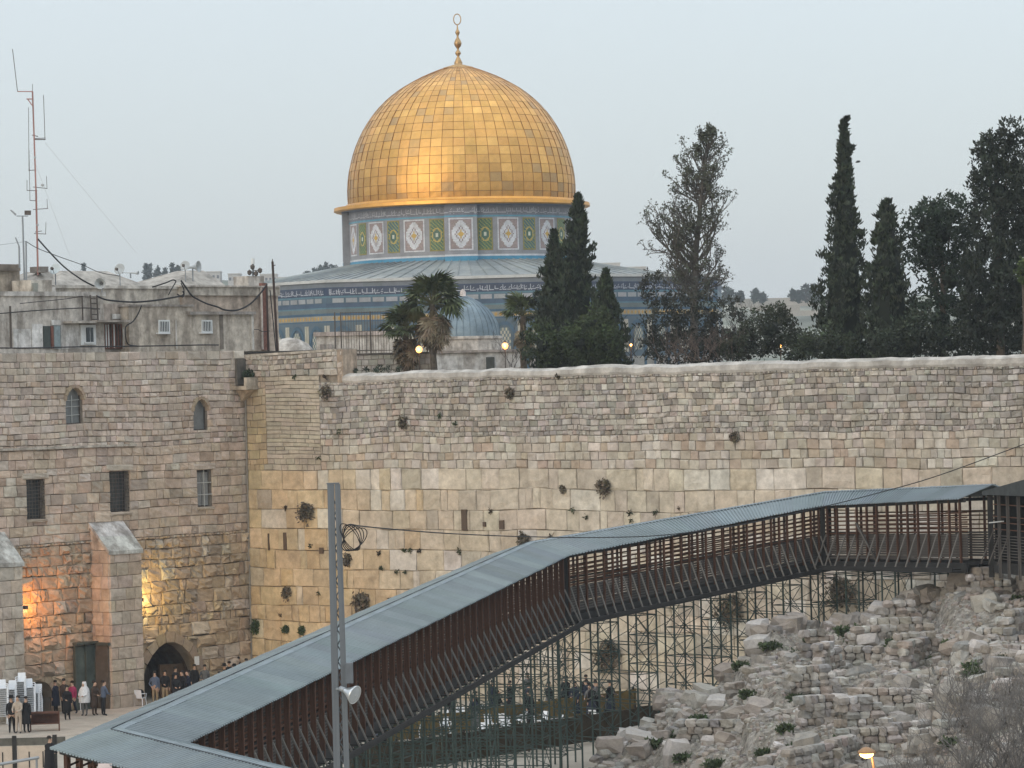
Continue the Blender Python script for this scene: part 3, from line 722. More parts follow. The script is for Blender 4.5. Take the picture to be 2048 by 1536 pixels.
mb = MB(); mb.lathe([(60, 15.2), (60, 17.0), (0, 17.0)], 8, (CX, CY, 0)); struct(mb.build('terrace', M_EARTH))

# ================================================================== SMALL THINGS ON THE ESPLANADE
M_LEAD2 = mat('blue_grey_lead', (.15, .20, .235), .5, metal=.35, var=.2, scale=.8, col2=(.24, .29, .31), scale2=.6, var2=.5)
kc = P(928, 673, 236); kx, ky = kc.x, kc.y
pav = thing('domed_pavilion', 'low pale stone pavilion with a pointed blue grey ribbed dome', 'pavilion', loc=(kx, ky, 15.2), w=True)
pk = [(2.42, 0), (2.40, .35), (2.28, .85), (2.02, 1.4), (1.62, 1.9), (1.1, 2.3), (.55, 2.6), (.22, 2.75)]
mb = MB(); mb.lathe(pk, 32, (kx, ky, 19.55)); kd = mb.build('dome', M_LEAD2, pav, smooth=True)
for j in range(32):
    a = 2 * math.pi * j / 32; b = MB(); b.tube([(kx + (r + .01) * math.sin(a), ky - (r + .01) * math.cos(a), 19.55 + z) for r, z in pk], .035, 4); b.build('dome_rib', M_LEAD2, kd)
mb = MB(); mb.lathe([(.3, 22.2), (.3, 22.3), (.2, 22.35), (.22, 22.55), (.1, 22.75), (0, 22.8)], 10, (kx, ky, 0), (.62, .55, .52)); mb.build('finial', M_PLASTER, pav, smooth=True)
mb = MB(); mb.lathe([(2.62, 18.4), (2.55, 18.45), (2.5, 19.3), (2.62, 19.4), (2.62, 19.55), (2.3, 19.6)], 16, (kx, ky, 0), (.50, .46, .41)); mb.build('drum', M_PLASTER, pav)
xl, xr = P(872, 720, 230).x, P(1046, 720, 230).x; mb = MB(); mb.box((xl, 229, 15.2), (xr, 241, 18.42), (.46, .46, .45)); bd = mb.build('walls', M_PLASTER, pav)
mb = MB(); mb.box((xl - .15, 228.8, 18.42), (xr + .15, 241.2, 18.58), (.30, .27, .25)); mb.build('eaves', M_PLASTER, pav)
dxa = P(972, 720, 229).x; mb = MB(); mb.box((dxa, 228.9, 15.3), (dxa + .55, 229.02, 18.1)); mb.build('door', mat('dark_door', (.05, .055, .05), .7), pav)
mb = MB(); mb.box((P(1000, 720, 229).x, 228.93, 15.3), (P(1044, 720, 229).x, 229.05, 17.4), (.36, .34, .31)); mb.build('side_panel', M_PLASTER, pav)
# low stone wall with a railing, left of the pavilion
lw = thing('low_wall', 'low pale stone wall carrying a dark iron railing behind the coping', 'wall', loc=P(770, 745, 214), w=True)
fx0, fx1 = P(672, 700, 214).x, P(872, 700, 214).x
FLW = Frame((fx0, 214, 0), (1, 0, 0), (0, -1, 0)); mb = MB(); mb.fbox(FLW, 0, fx1 - fx0, 15.2, 18.3, -.5, 0, (.40, .37, .32)); core = mb.build('core', M_MORTAR, lw)
for q in lay(0, fx1 - fx0, 16.3, 18.3, lambda z: rl.uniform(.28, .4), lambda z, h: h * rl.uniform(.8, 1.7), R=rl):
    b = MB(); stone_geo(b, FLW, *q, .05, .02, jit((.46, .43, .38), .14), .7, 0); b.build('stone', M_STONE, core)
mb = MB(); mb.fbox(FLW, -.05, fx1 - fx0 + .05, 18.3, 18.4, -.6, .1, (.12, .11, .10)); mb.build('wall_cap', M_PLASTER, lw)
rail = thing('iron_railing', 'tall dark iron railing standing on the low wall before the tiled arches', 'railing', loc=P(730, 702, 214), w=True)
for i, px in enumerate([671, 683, 742] + [687 + k * 5.4 for k in range(18)]):
    a = P(px, 700, 213.7); big_ = i < 3
    bar('post' if big_ else 'bar', M_BAR, rail, (a.x, a.y, 18.4), (a.x, a.y, 20.95), .045 if big_ else .014)
for z in (20.9, 19.75, 18.55): bar('rail', M_BAR, rail, (P(683, 700, 213.7).x, 213.7, z), (P(784, 700, 213.7).x, 213.7, z), .022)
for px in (719, 733): bar('gate_post', M_BAR, rail, (P(px, 700, 213.6).x, 213.6, 18.4), (P(px, 700, 213.6).x, 213.6, 19.7), .03)
kio = thing('stone_kiosk', 'plain pale stone block building behind the iron railing', 'building', loc=P(710, 700, 262), w=True)
a, b_ = P(632, 655, 260), P(800, 655, 260); mb = MB(); mb.box((a.x, 260, 15.2), (b_.x, 272, 20.2), (.50, .47, .43)); mb.build('walls', M_PLASTER, kio)
mb = MB(); mb.box((a.x - .2, 259.8, 20.2), (b_.x + .2, 272.2, 20.5), (.42, .36, .33)); mb.build('roof', M_PLASTER, kio)
for px in (640, 655): 
    q = P(px, 690, 259.9); mb = MB(); mb.box((q.x, 259.86, 16.5), (q.x + .35, 259.98, 19.6), (.28, .26, .25)); mb.build('opening', M_PLASTER, kio)
c_ = P(578, 700, 222); mb = MB(); mb.lathe([(1.75, 15.2), (1.75, 18.2), (1.6, 18.75), (1.2, 19.2), (.6, 19.5), (.05, 19.6)], 18, tuple((c_.x, c_.y, 0)), (.46, .43, .39))
tag(mb.build('low_cupola', M_PLASTER, smooth=True), 'small bare plastered cupola rising just behind the corner parapet', 'cupola')
def globe_lamp(px, py, Y, label, r=.16, watts=26, col=(1.0, .50, .16), est=2.6):
    p = P(px, py, Y); r *= 1.35; t = thing('globe_lamp', label, 'lamp', loc=(p.x, p.y, 15.2))
    h = p.z - 15.2; b = MB(); b.tube([(0, 0, 0), (0, 0, h - r)], [.05, .03], 6); b.build('pole', M_IRON, t)
    b = MB(); b.lathe([(.01, -r), (r * .7, -r * .75), (r, 0), (r * .8, r * .6), (r * .3, r * .95), (.01, r)], 10, (0, 0, h)); b.build('globe', mat('sodium_globe', (1, .8, .5), .4, emit=(1.0, .42, .11), estr=est), t, smooth=True)
    b = MB(); b.tube([(0, 0, h + r), (0, 0, h + r * 1.4)], r * .5, 6); b.build('cap', M_IRON, t)
    l = bpy.data.lights.new('globe_light', 'POINT'); l.energy = watts; l.color = col; l.shadow_soft_size = r + .05
    lo = bpy.data.objects.new('globe_light', l); COL.objects.link(lo); lo.parent = t; lo.location = (0, -r - .12, h)
globe_lamp(838, 699, 211, 'lit orange globe lamp glowing beneath the fan palm')
globe_lamp(1010, 692, 218, 'lit orange globe lamp glowing beside the domed pavilion', col=(1.0, .38, .18))
globe_lamp(1262, 690, 216, 'faint orange lamp half hidden in foliage right of the dark cypress clump', .07, 30, est=3)
globe_lamp(1561, 692, 200, 'faint orange lamp half hidden in the shrubs near the slender cypress', .07, 30, est=3)

# ================================================================== THE ROOFTOP HOUSE ON THE HALL
def span(px0, px1, py0, py1, dep):
    pm, qm = (px0 + px1) / 2, (py0 + py1) / 2
    return LB.at(px1, qm, dep)[0], LB.at(px0, qm, dep)[0], LB.at(pm, py1, dep)[1], LB.at(pm, py0, dep)[1]
house = thing('rooftop_house', 'long low plastered rooftop house with small doors and a ladder above the brown hall', 'house', loc=LB(10, HT, -3), w=True)
annex = thing('rooftop_house', 'square plastered rooftop annex with two white barred windows above the brown hall', 'house', loc=LB(1, HT, -3), w=True)
upper = thing('rooftop_house', 'pinkish stone rooftop block with a pale cornice rising behind the windowed annex', 'house', loc=LB(-3, HT, -6), w=True)
tower = thing('rooftop_tower', 'brown stone tower top with a dark overhanging cornice beside the tall mast', 'tower', loc=LB(17, HT, -6), w=True)
def pbox(px0, px1, py0, py1, dep, thick, tone, name, par, m=M_PLASTER, zb=None):
    s0, s1, z0, z1 = span(px0, px1, py0, py1, dep); b = MB(); b.fbox(LB, s0, s1, z0 if zb is None else zb, z1, dep - thick, dep, tone); return b.build(name, m, par)
ZB_ = HT - .4
mb = MB(); mb.quad(LB(-12, HT - .05, -.1), LB(S1, HT - .05, -.1), LB(S1, HT - .05, -16), LB(-12, HT - .05, -16)); mb.build('roof_deck', M_CAP, hall)
pbox(-60, 208, 592, 700, -2.6, 6, (.50, .465, .42), 'wall', house, zb=ZB_)
pbox(-60, 212, 583, 592, -2.5, 6.3, (.50, .48, .45), 'roof_edge', house)
pbox(100, 380, 577, 700, -5.2, 6, (.46, .42, .36), 'upper_wall', house, zb=ZB_)
pbox(100, 383, 571, 577, -5.1, 6.3, (.52, .49, .44), 'upper_roof_edge', house)
pbox(206, 262, 607, 700, -2.9, 3, (.43, .37, .32), 'porch_wall', house, zb=ZB_)
pbox(143, 194, 642, 646, -1.9, .9, (.40, .37, .33), 'canopy', house)
pbox(196, 261, 640, 644, -1.8, 1.1, (.34, .31, .28), 'canopy', house)
M_BLUE = mat('faded_blue_door', (.22, .27, .28), .6, var=.2, scale=4); M_DOORD = mat('dark_green_door', (.05, .06, .055), .6); M_RUST = mat('red_brown_timber', (.17, .075, .055), .7, var=.3, scale=6)
M_WHITE = mat('white_paint', (.62, .64, .64), .5, var=.06)
pbox(88, 101, 652, 697, -2.52, .08, (1, 1, 1), 'door', house, M_DOORD); pbox(103, 108, 652, 697, -2.5, .1, (1, 1, 1), 'door_jamb', house, M_RUST)
d_ = pbox(109, 121, 651, 697, -2.45, .1, (1, 1, 1), 'door', house, M_BLUE); pbox(103, 121, 640, 650, -2.5, .06, (.62, .62, .60), 'door_lintel', house)
wf_ = pbox(162, 192, 650, 690, -2.5, .1, (1, 1, 1), 'window', house, M_WHITE)
for a, b in ((173, 180), (182, 187)): pbox(a, b, 655, 684, -2.46, .03, (1, 1, 1), 'pane', wf_, M_GLASS)
pbox(171, 190, 684, 687, -2.4, .12, (1, 1, 1), 'sill', wf_, M_WHITE)
dd = pbox(208, 245, 648, 697, -2.75, .1, (1, 1, 1), 'door', house, M_RUST)
for px in (212, 217, 222, 228, 234, 240): pbox(px, px + 1.6, 649, 695, -2.68, .05, (1, 1, 1), 'door_bar', dd, M_WHITE if px in (212, 217, 228) else M_IRON)
pbox(225, 256, 628, 638, -2.82, .04, (.60, .59, .56), 'plaster_patch', house)
for (x0, x1, y0, y1) in ((27, 62, 658, 697), (64, 86, 648, 697), (122, 160, 650, 697), (247, 259, 655, 697)): pbox(x0, x1, y0, y1, -2.56, .05, (.60, .59, .57), 'whitewash', house)
# ladder of iron
for px in (182, 195): a, b = LB.at(px, 594, -2.3), LB.at(px, 641, -2.3); bar('ladder_rail', M_BAR, house, LB(a[0], a[1] + .1, -2.35), LB(a[0], b[1], -2.3), .045)
for py in (597, 607, 618, 629, 639): a, b = LB.at(182, py, -2.3), LB.at(195, py, -2.3); bar('ladder_rung', M_BAR, house, LB(a[0], a[1], -2.3), LB(b[0], a[1], -2.3), .035)
a, b = LB.at(167, 592, -2.3), LB.at(168, 640, -2.3); bar('pipe', M_BAR, house, LB(a[0], a[1], -2.4), LB(a[0], b[1], -2.4), .045)
a, b = LB.at(23, 612, -2.3), LB.at(23, 697, -2.3); bar('pipe', M_BAR, house, LB(a[0], a[1], -2.4), LB(a[0], b[1], -2.4), .06)
# annex
pbox(258, 384, 612, 700, -2.2, 4, (.46, .41, .345), 'wall', annex, zb=ZB_); pbox(256, 388, 609, 613, -2.1, 4.2, (.30, .28, .26), 'roof_edge', annex)
pbox(384, 508, 628, 700, -2.2, 4, (.45, .405, .345), 'wall', annex, zb=ZB_); pbox(380, 512, 623, 629, -1.95, 4.4, (.28, .26, .24), 'roof_slab', annex)
pbox(440, 447, 629, 698, -2.17, .06, (.16, .14, .12), 'dark_strip', annex)  # narrow darker strip down the annex wall
pbox(352, 354, 640, 698, -2.1, .08, (.6, .58, .55), 'downpipe', annex); pbox(504, 508, 629, 699, -2.1, .1, (.58, .56, .52), 'downpipe', annex)
for (x0, x1, y0, y1) in ((318, 340, 640, 668), (404, 425, 640, 667)):
    w_ = pbox(x0, x1, y0, y1, -2.12, .12, (1, 1, 1), 'window', annex, M_WHITE)
    for k in range(2):
        xa = x0 + 2.5 + k * (x1 - x0 - 3) / 2; xb = xa + (x1 - x0 - 7) / 2; pbox(xa, xb, y0 + 3, y1 - 5, -2.1, .04, (1, 1, 1), 'pane', w_, M_GLASS)
    for k in range(1, 6): px = x0 + 1 + k * (x1 - x0 - 2) / 6; pbox(px - .28, px + .28, y0 + 1, y1 - 4, -2.02, .03, (1, 1, 1), 'window_bar', w_, M_WHITE)
    pbox(x0 - 1, x1 + 1, y1 - 3, y1, -1.95, .2, (1, 1, 1), 'sill', w_, M_WHITE)
# upper block
pbox(366, 557, 591, 700, -5.0, 5, (.43, .355, .29), 'wall', upper, zb=ZB_); pbox(364, 560, 574, 591, -4.85, 5.2, (.46, .42, .36), 'cornice', upper); pbox(362, 560, 571, 574, -4.75, 5.5, (.50, .46, .41), 'roof_edge', upper)
pbox(497, 528, 552, 572, -5.6, 1.2, (.48, .45, .41), 'roof_box', upper)
pbox(526, 535, 566, 700, -4.8, .25, (1, 1, 1), 'brown_post', upper, M_RUST); pbox(524, 526, 575, 699, -4.7, .1, (.55, .5, .45), 'white_pipe', upper)
# tower top
pbox(-60, 40, 540, 600, -6, 4, (.36, .31, .25), 'wall', tower, zb=ZB_); pbox(-60, 41, 528, 541, -5.7, 4.4, (.20, .17, .14), 'cornice', tower)
# shallow hipped stone roofs behind
M_ROOFST = mat('pale_roof_stone', (.33, .305, .27), .95, var=.3, scale=1.6, bump=.3, bscale=5)
def hip(px0, px1, pt0, pt1, pyb, pyt, dep, par, name='hip_roof'):
    a, b = LB.at(px1, pyb, dep), LB.at(px0, pyb, dep); c, d = LB.at(pt1, pyt, dep - 2), LB.at(pt0, pyt, dep - 2)
    z0 = (a[1] + b[1]) / 2; z1 = (c[1] + d[1]) / 2; m_ = MB()
    m_.hexa([LB(a[0], z0, dep), LB(b[0], z0, dep), LB(b[0], z0, dep - 5), LB(a[0], z0, dep - 5), LB(c[0], z1, dep - 2), LB(d[0], z1, dep - 2), LB(d[0], z1, dep - 3), LB(c[0], z1, dep - 3)])
    return m_.build(name, M_ROOFST, par)
hip(55, 112, 78, 105, 583, 543, -4.6, house); hip(112, 300, 125, 215, 573, 542, -7, house); hip(343, 455, 378, 408, 573, 541, -6.5, upper)
pbox(62, 104, 560, 590, -4.2, 1.5, (.50, .46, .40), 'chimney_block', house); pbox(66, 76, 566, 584, -4.1, .1, (.25, .26, .23), 'vent', house)
pbox(80, 97, 533, 545, -5.8, .8, (.22, .20, .18), 'chimney_top', house)
# ================================================================== ROOFTOP GEAR
M_GALV = mat('galvanised_steel', (.26, .28, .295), .5, metal=.5, var=.2, scale=2)
M_DISH = mat('grey_dish', (.40, .42, .42), .55, var=.12)
M_CABLE = mat('black_cable', (.018, .018, .02), .7, var=.1)
B_GALV = unit_bar('galvanised_bar', 6, M_GALV)
def dish(px, py, rpx, dep, label, face, m=M_DISH, stem=.9):
    s, z = LB.at(px, py, dep); p = LB(s, z, dep); r = rpx / 37.5
    t = thing('satellite_dish', label, 'satellite dish', loc=p); t.rotation_euler = Vector(face).to_track_quat('Z', 'Y').to_euler()
    b = MB(); b.lathe([(.01, -.2 * r), (r * .5, -.13 * r), (r * .85, -.02), (r, .06 * r), (r * .98, .08 * r), (r * .8, .0), (r * .4, -.1 * r), (.01, -.15 * r)], 18); b.build('reflector', m, t, smooth=True)
    b = MB(); b.tube([(0, -r * .8, 0), (0, -r * .35, r * .8)], .02, 5); b.build('arm', M_GALV, t)
    b = MB(); b.box((-.06, -r * .35 - .06, r * .75), (.06, -r * .35 + .06, r * .75 + .16)); b.build('receiver', M_IRON, t)
    inv = t.rotation_euler.to_matrix().inverted(); b = MB(); b.tube([inv @ Vector((0, 0.1, -.1)), inv @ Vector((0, .12, -stem))], .035, 6); b.build('stem', M_GALV, t)
    return t
dish(110, 538, 12, -6, 'pale satellite dish beside the dark chimney top', (-.3, -.8, .35), mat('pale_dish', (.55, .60, .60), .5, var=.06))
dish(239, 538, 12, -6, 'grey satellite dish on a short stem above the long roof', (-.35, -.9, .3))
dish(370, 531, 10.5, -7, 'grey satellite dish beside a horn loudspeaker on the hipped roof', (-.2, -.95, .3), stem=1.3)
def horn(px, py, rpx, dep, label, face, L=.8, stem=.5):
    s, z = LB.at(px, py, dep); p = LB(s, z, dep); r = rpx / 37.5
    t = thing('horn_loudspeaker', label, 'loudspeaker', loc=p); t.rotation_euler = Vector(face).to_track_quat('Z', 'Y').to_euler()
    b = MB(); b.lathe([(r * .2, -L), (r * .24, -L * .6), (r * .5, -L * .25), (r * .95, 0), (r, .02), (r * .9, .0), (r * .45, -L * .27), (r * .18, -L * .6)], 18); b.build('horn', M_DISH, t, smooth=True)
    b = MB(); b.lathe([(.01, -L - .22), (r * .32, -L - .2), (r * .35, -L), (.01, -L + .02)], 10); b.build('driver', mat('dark_grey_metal', (.12, .12, .12), .6), t, smooth=True)
    b = MB(); b.lathe([(.01, -L * .35), (r * .25, -L * .4), (r * .25, -L * .55)], 10); b.build('phase_plug', mat('dark_grey_metal'), t)
    inv = t.rotation_euler.to_matrix().inverted(); o = Vector((0, 0, -L * .5)); b = MB(); b.tube([o, o + inv @ Vector((0, 0, -stem))], .04, 6); b.build('stem', M_GALV, t)
    return t
horn(200, 567, 11.5, -2.6, 'grey horn loudspeaker on the roof edge facing the plaza', (-.12, -.95, -.05), .7)
horn(397, 533, 12.5, -6.8, 'grey horn loudspeaker pointing sideways beside a satellite dish', (.9, -.35, .05), .75, 1.2)
horn(276, 546, 4, -6.5, 'small slim horn loudspeaker beside the dish above the long roof', (.95, -.3, -.05), .9, .3)
# tall aerial mast
base = LB(*LB.at(76, 545, -6), -6)
mast = thing('aerial_mast', 'tall thin lattice aerial mast bristling with whip antennas on the rooftop', 'mast', loc=base, w=True)
Ym = base.y; T = lambda px, py: P(px, py, Ym)
M_MASTR = mat('red_white_mast', (.30, .16, .14), .6, var=.5, scale=.8); B_MAST = unit_bar('mast_bar', 6, M_MASTR); B_MD = unit_bar('mast_dark', 6, M_IRON)
bar('mast_tube', B_MAST, mast, T(76, 550), T(72, 380), .055); bar('mast_tube', B_MAST, mast, T(72, 382), T(65, 183), .045)
bar('top_rod', B_MD, mast, T(65, 185), T(65, 168), .015)
for (x0, y0, x1, y1, r) in ((35, 183, 66, 183, .03), (53, 198, 66, 198, .035), (56, 199, 66, 213, .03), (69, 279, 91, 279, .03), (70, 277, 91, 276, .02), (64, 270, 76, 273, .025), (57, 341, 73, 340, .02), (54, 381, 74, 381, .02), (66, 374, 95, 377, .02), (60, 401, 74, 401, .02), (66, 419, 96, 417, .02), (68, 467, 92, 468, .02), (70, 464, 84, 462, .02)):
    bar('cross_arm', B_MD if y0 > 230 else B_MAST, mast, T(x0, y0), T(x1, y1), r)
for (x0, y0, x1, y1, r) in ((35, 183, 25, 98, .02), (90, 279, 87, 190, .018), (58, 341, 57, 215, .015), (60, 401, 58, 300, .015), (54, 381, 54, 360, .015), (94, 377, 93, 352, .015), (95, 417, 94, 398, .015), (91, 468, 92, 445, .015)):
    bar('whip_antenna', B_MD, mast, T(x0, y0), T(x1, y1), r)
for (x, y, r) in ((70, 315, .07), (85, 370, .09), (75, 450, .07)):
    b = MB(); q = T(x, y); b.lathe([(.01, -r), (r, -r * .4), (r, r * .5), (.01, r)], 8, tuple(q)); b.build('camera_ball', M_DISH, mast)
bar('guy_wire', unit_bar('wire', 3, M_DISH), mast, T(90, 285), T(152, 505) + Vector((3, 2, 0)), .008); bar('guy_wire', unit_bar('wire2', 3, M_DISH), mast, T(72, 330), P(140, 512, Ym + 1), .008)
# flood light pole
fb = LB(*LB.at(49, 585, -5.5), -5.5); fl = thing('floodlight_pole', 'slim pole with two floodlights beside the aerial mast', 'light pole', loc=fb, w=True); Yf = fb.y
T2 = lambda px, py, d=0: P(px, py, Yf + d)
bar('pole', B_GALV, fl, T2(50, 590), T2(45, 432), .05); bar('cross_arm', B_GALV, fl, T2(33, 432), T2(56, 432), .03)
b = MB(); b.hexa([T2(22, 419), T2(33, 428), T2(33, 428, .4), T2(22, 419, .4), T2(20, 421), T2(31, 432), T2(31, 432, .4), T2(20, 421, .4)]); b.build('floodlight', M_GALV, fl)
b = MB(); b.hexa([T2(49, 430), T2(62, 430), T2(62, 430, .3), T2(49, 430, .3), T2(49, 421), T2(62, 421), T2(62, 421, .3), T2(49, 421, .3)]); b.build('floodlight', M_IRON, fl)
for (a, b_, l) in (((53, 590), (52, 482), 'bare upright steel post between the floodlight pole and the mast'), ((39, 536), (38, 492), 'bent steel fence post on the brown tower top')):
    t = thing('steel_post', l, 'post', loc=P(*a, Yf - .5), w=True); bar('shaft', B_GALV, t, P(*a, Yf - .5), P(*b_, Yf - .5), .05)
    if b_[0] == 38: bar('bent_tip', B_GALV, t, P(38, 492, Yf - .5), P(31, 475, Yf - .5), .04)
    else: bar('arm', B_GALV, t, P(52, 483, Yf - .5), P(-10, 491, Yf - 1), .012)
# the camera cluster and the two poles at the right end of the roofs
cb = LB(*LB.at(506, 553, -5.8), -5.8); cm = thing('camera_mast', 'short mast with a cluster of small cameras on the pinkish block', 'camera mast', loc=cb, w=True); Yc = cb.y
bar('mast', B_GALV, cm, P(506, 572, Yc), P(506, 519, Yc), .06); bar('tip', unit_bar('tip', 6, M_WHITE), cm, P(506, 528, Yc), P(506, 517, Yc), .12)
for (x, y) in ((499, 545), (512, 547), (505, 534), (520, 541)):
    b = MB(); q = P(x, y, Yc - .2); b.lathe([(.02, -.16), (.12, -.08), (.13, .08), (.02, .16)], 8, tuple(q)); b.build('camera', M_IRON, cm); bar('arm', M_BAR, cm, q, P(506, y, Yc), .025)
M_TIMB = mat('tarred_timber', (.05, .035, .03), .85, var=.3); B_TIMB = unit_bar('timber_pole', 7, M_TIMB)
for (a, b_, r, l) in (((555, 703), (545, 523), .07, 'tall dark timber pole with a spike at the end of the rooftop'), ((537, 703), (533, 570), .06, 'brown timber pole leaning against the end of the pinkish block')):
    Yp = LB(-5.0, 0, -4.2).y; t = thing('timber_pole', l, 'pole', loc=P(*a, Yp), w=True); bar('shaft', B_TIMB, t, P(*a, Yp), P(*b_, Yp), r)
    if b_[0] == 545: bar('spike', M_BAR, t, P(544, 533, Yp), P(545, 518, Yp), .03); bar('cross_arm', M_BAR, t, P(543, 533, Yp), P(551, 530, Yp), .025)
def cable(pts, r, label, dep=None, m=M_CABLE, F_=LB, sag=0.0, group=None, Ys=None):
    ps = []
    for i, q in enumerate(pts):
        if Ys: ps.append(P(q[0], q[1], Ys[i]))
        else: s, z = F_.at(q[0], q[1], dep); ps.append(F_(s, z, dep))
    out = []
    for i in range(len(ps) - 1):        # Catmull-Rom
        p0, p1, p2, p3 = ps[max(i - 1, 0)], ps[i], ps[i + 1], ps[min(i + 2, len(ps) - 1)]
        for k in range(8):
            t = k / 8; out.append(.5 * ((2 * p1) + (-p0 + p2) * t + (2 * p0 - 5 * p1 + 4 * p2 - p3) * t * t + (-p0 + 3 * p1 - 3 * p2 + p3) * t ** 3))
    out.append(ps[-1]); b = MB(); b.tube(out, r, 5); return tag(b.build('cable', m, smooth=True), label, 'cable', group)
cable([(0, 696), (60, 696), (140, 694), (215, 693), (300, 692), (400, 690), (437, 690)], .035, 'black cable lying along the top edge of the brown hall', .1)
cable([(470, 709), (485, 710), (505, 706), (560, 704), (620, 701), (680, 699)], .03, 'black cable along the corner parapet top', -.05, F_=Frame(CORNER, _n, _d))
cable([(76, 478), (100, 505), (130, 535), (165, 560), (188, 572)], .045, 'thick black cable sagging from the aerial mast to the horn loudspeaker', Ys=[Ym, Ym - .5, Ym - 1.5, Ym - 2.5, LB(8, 0, -2.4).y])
cable([(54, 484), (76, 497), (120, 514), (165, 530), (200, 545), (240, 552)], .02, 'thin cable from the steel post across the long roof', Ys=[Yf - .5, Ym - .5, Ym, Ym + 1, Ym + 2, Ym + 3])
cable([(0, 627), (60, 622), (120, 618), (170, 616), (200, 618)], .028, 'dark cable slung across the front of the long house', -2.3)
cable([(40, 607), (90, 602), (130, 598), (165, 592)], .02, 'thin cable rising along the plaster wall to the roof edge', -2.35)
cable([(195, 593), (215, 600), (260, 604), (300, 602), (340, 596), (366, 590), (366, 582)], .05, 'bundle of black cables drooping between the ladder and the pinkish block', -2.0)
cable([(305, 574), (330, 566), (345, 560), (352, 562)], .04, 'cable hump over the roof edge left of the pinkish block', -4.4)
cable([(362, 561), (372, 575), (385, 592), (410, 606), (435, 614), (450, 620), (475, 620), (500, 608), (522, 585), (534, 568)], .05, 'heavy black cable looping across the pinkish block', -4.2)
cable([(352, 563), (342, 580), (337, 590)], .03, 'short cable hanging down the cornice', -4.6)
cable([(362, 566), (368, 580), (366, 594), (354, 588)], .03, 'looped cable knot at the corner of the pinkish block', -4.4)
cable([(283, 611), (276, 628), (266, 643), (252, 653), (251, 670), (256, 688), (275, 692)], .035, 'cable running down the annex corner to the hall top', -1.9)
cable([(500, 660), (515, 659), (525, 663), (540, 662)], .02, 'short cable bridging the downpipe and the brown post', -4.0)
cable([(540, 580), (546, 640), (552, 703)], .03, 'slack cable hanging beside the timber pole', -4.0)

# ================================================================== THE COVERED TIMBER BRIDGE
bridge = thing('covered_footbridge', 'long covered timber footbridge with a corrugated grey roof climbing past the great wall', 'bridge', loc=(0, 140, 0), w=True)
M_ROOF = mat('corrugated_grey_sheet', attr=True, rough=.55, metal=.1, var=.10, scale=.5, spec=.35)
M_BROWN = mat('red_brown_boards', (.095, .045, .027), .8, var=.35, scale=2.5, bump=.2, bscale=12, col2=(.06, .032, .021), scale2=1.0, var2=.6)
M_GREYWD = mat('weathered_timber', (.065, .058, .052), .85, var=.3, scale=3, col2=(.13, .12, .11), scale2=1.2, var2=.5)
M_DKWD = mat('dark_timber', (.026, .025, .024), .85, var=.3, scale=2)
U_STRUT = unit_box('strut_board', mat('pale_weathered_timber', (.155, .145, .13), .85, var=.3, scale=3))
U_BROWN, U_GREY, U_DK = unit_box('board', M_BROWN), unit_box('grey_board', M_GREYWD), unit_box('dark_board', M_DKWD)
V1, Va, Vb, Vc = P(236, 1458, 104), P(1062, 1085, 147), P(1650, 984, 158), P(1985, 970, 148.5)
V0 = V1 + (P(535, 1531, 96) - V1) * 1.5
CL = [V0, V1, Va, Vb, Vc]
HB = [3.3, 3.45, 3.45, 3.35, 3.6]          # ridge to underside at each vertex
W_E, W_W, DROP = 1.85, 1.55, .52
def offs(i, w):
    def dirn(a, b): d = (CL[b] - CL[a]); d.z = 0; return d.normalized()
    rn = lambda d: Vector((d.y, -d.x, 0))
    if i == 0: return rn(dirn(0, 1)) * w
    if i == len(CL) - 1: return rn(dirn(i - 1, i)) * w
    a, b = rn(dirn(i - 1, i)), rn(dirn(i, i + 1)); m_ = (a + b).normalized(); return m_ * (w / max(.45, m_.dot(a)))
def pt(i, w, dz): v = CL[i] + offs(i, w); v.z = CL[i].z + dz; return v
def L2(a, b, t): return a + (b - a) * t
# sheets of the roof
for i in range(4):
    n = max(2, round((CL[i + 1] - CL[i]).length / 1.0)); r0, r1 = pt(i, 0, 0), pt(i + 1, 0, 0)
    for sd_ in (1, -1):
        e0, e1 = pt(i, sd_ * W_E, -DROP), pt(i + 1, sd_ * W_E, -DROP)
        for k in range(n):
            b = MB(); tone = jit((.20, .24, .255), .06); q = 20; top, bot = [], []; tone = jit(tone, .05)
            for j in range(q + 1):
                t = (k + (j // 4 + (0, .68, .74, .92, 1.0)[j % 4]) / 5 * 1.005) / n; t = min(t, 1); dz = Vector((0, 0, (0, 0, .055, .055)[j % 4] + .01 * (k % 2)))
                top.append(L2(r0, r1, t) + dz); bot.append(L2(e0, e1, t) + dz)
            vs_ = top + bot + [v - Vector((0, 0, .02)) for v in bot]
            fs = [(j, j + 1, q + 2 + j, q + 1 + j) for j in range(q)] + [(q + 1 + j, q + 2 + j, 2 * q + 3 + j, 2 * q + 2 + j) for j in range(q)]
            b.add(vs_, fs, tone); b.build('roof_sheet', M_ROOF, bridge)
    b = MB(); u = Vector((0, 0, .045))
    for sd_ in (1, -1):
        w0, w1 = offs(i, sd_ * .16), offs(i + 1, sd_ * .16)
        b.quad(r0 + u, r1 + u, r1 + w1 + u * .2, r0 + w0 + u * .2, (.18, .215, .235))
    b.build('ridge_cap', M_ROOF, bridge)
    b = MB()         # dark line where the far sheets lap under the ridge
    w0, w1 = offs(i, -.2), offs(i + 1, -.2); b.quad(r0 + w0 - u, r1 + w1 - u, r1 + w1 + u * .7, r0 + w0 + u * .7, (.06, .07, .08)); b.build('ridge_gap', M_ROOF, bridge)
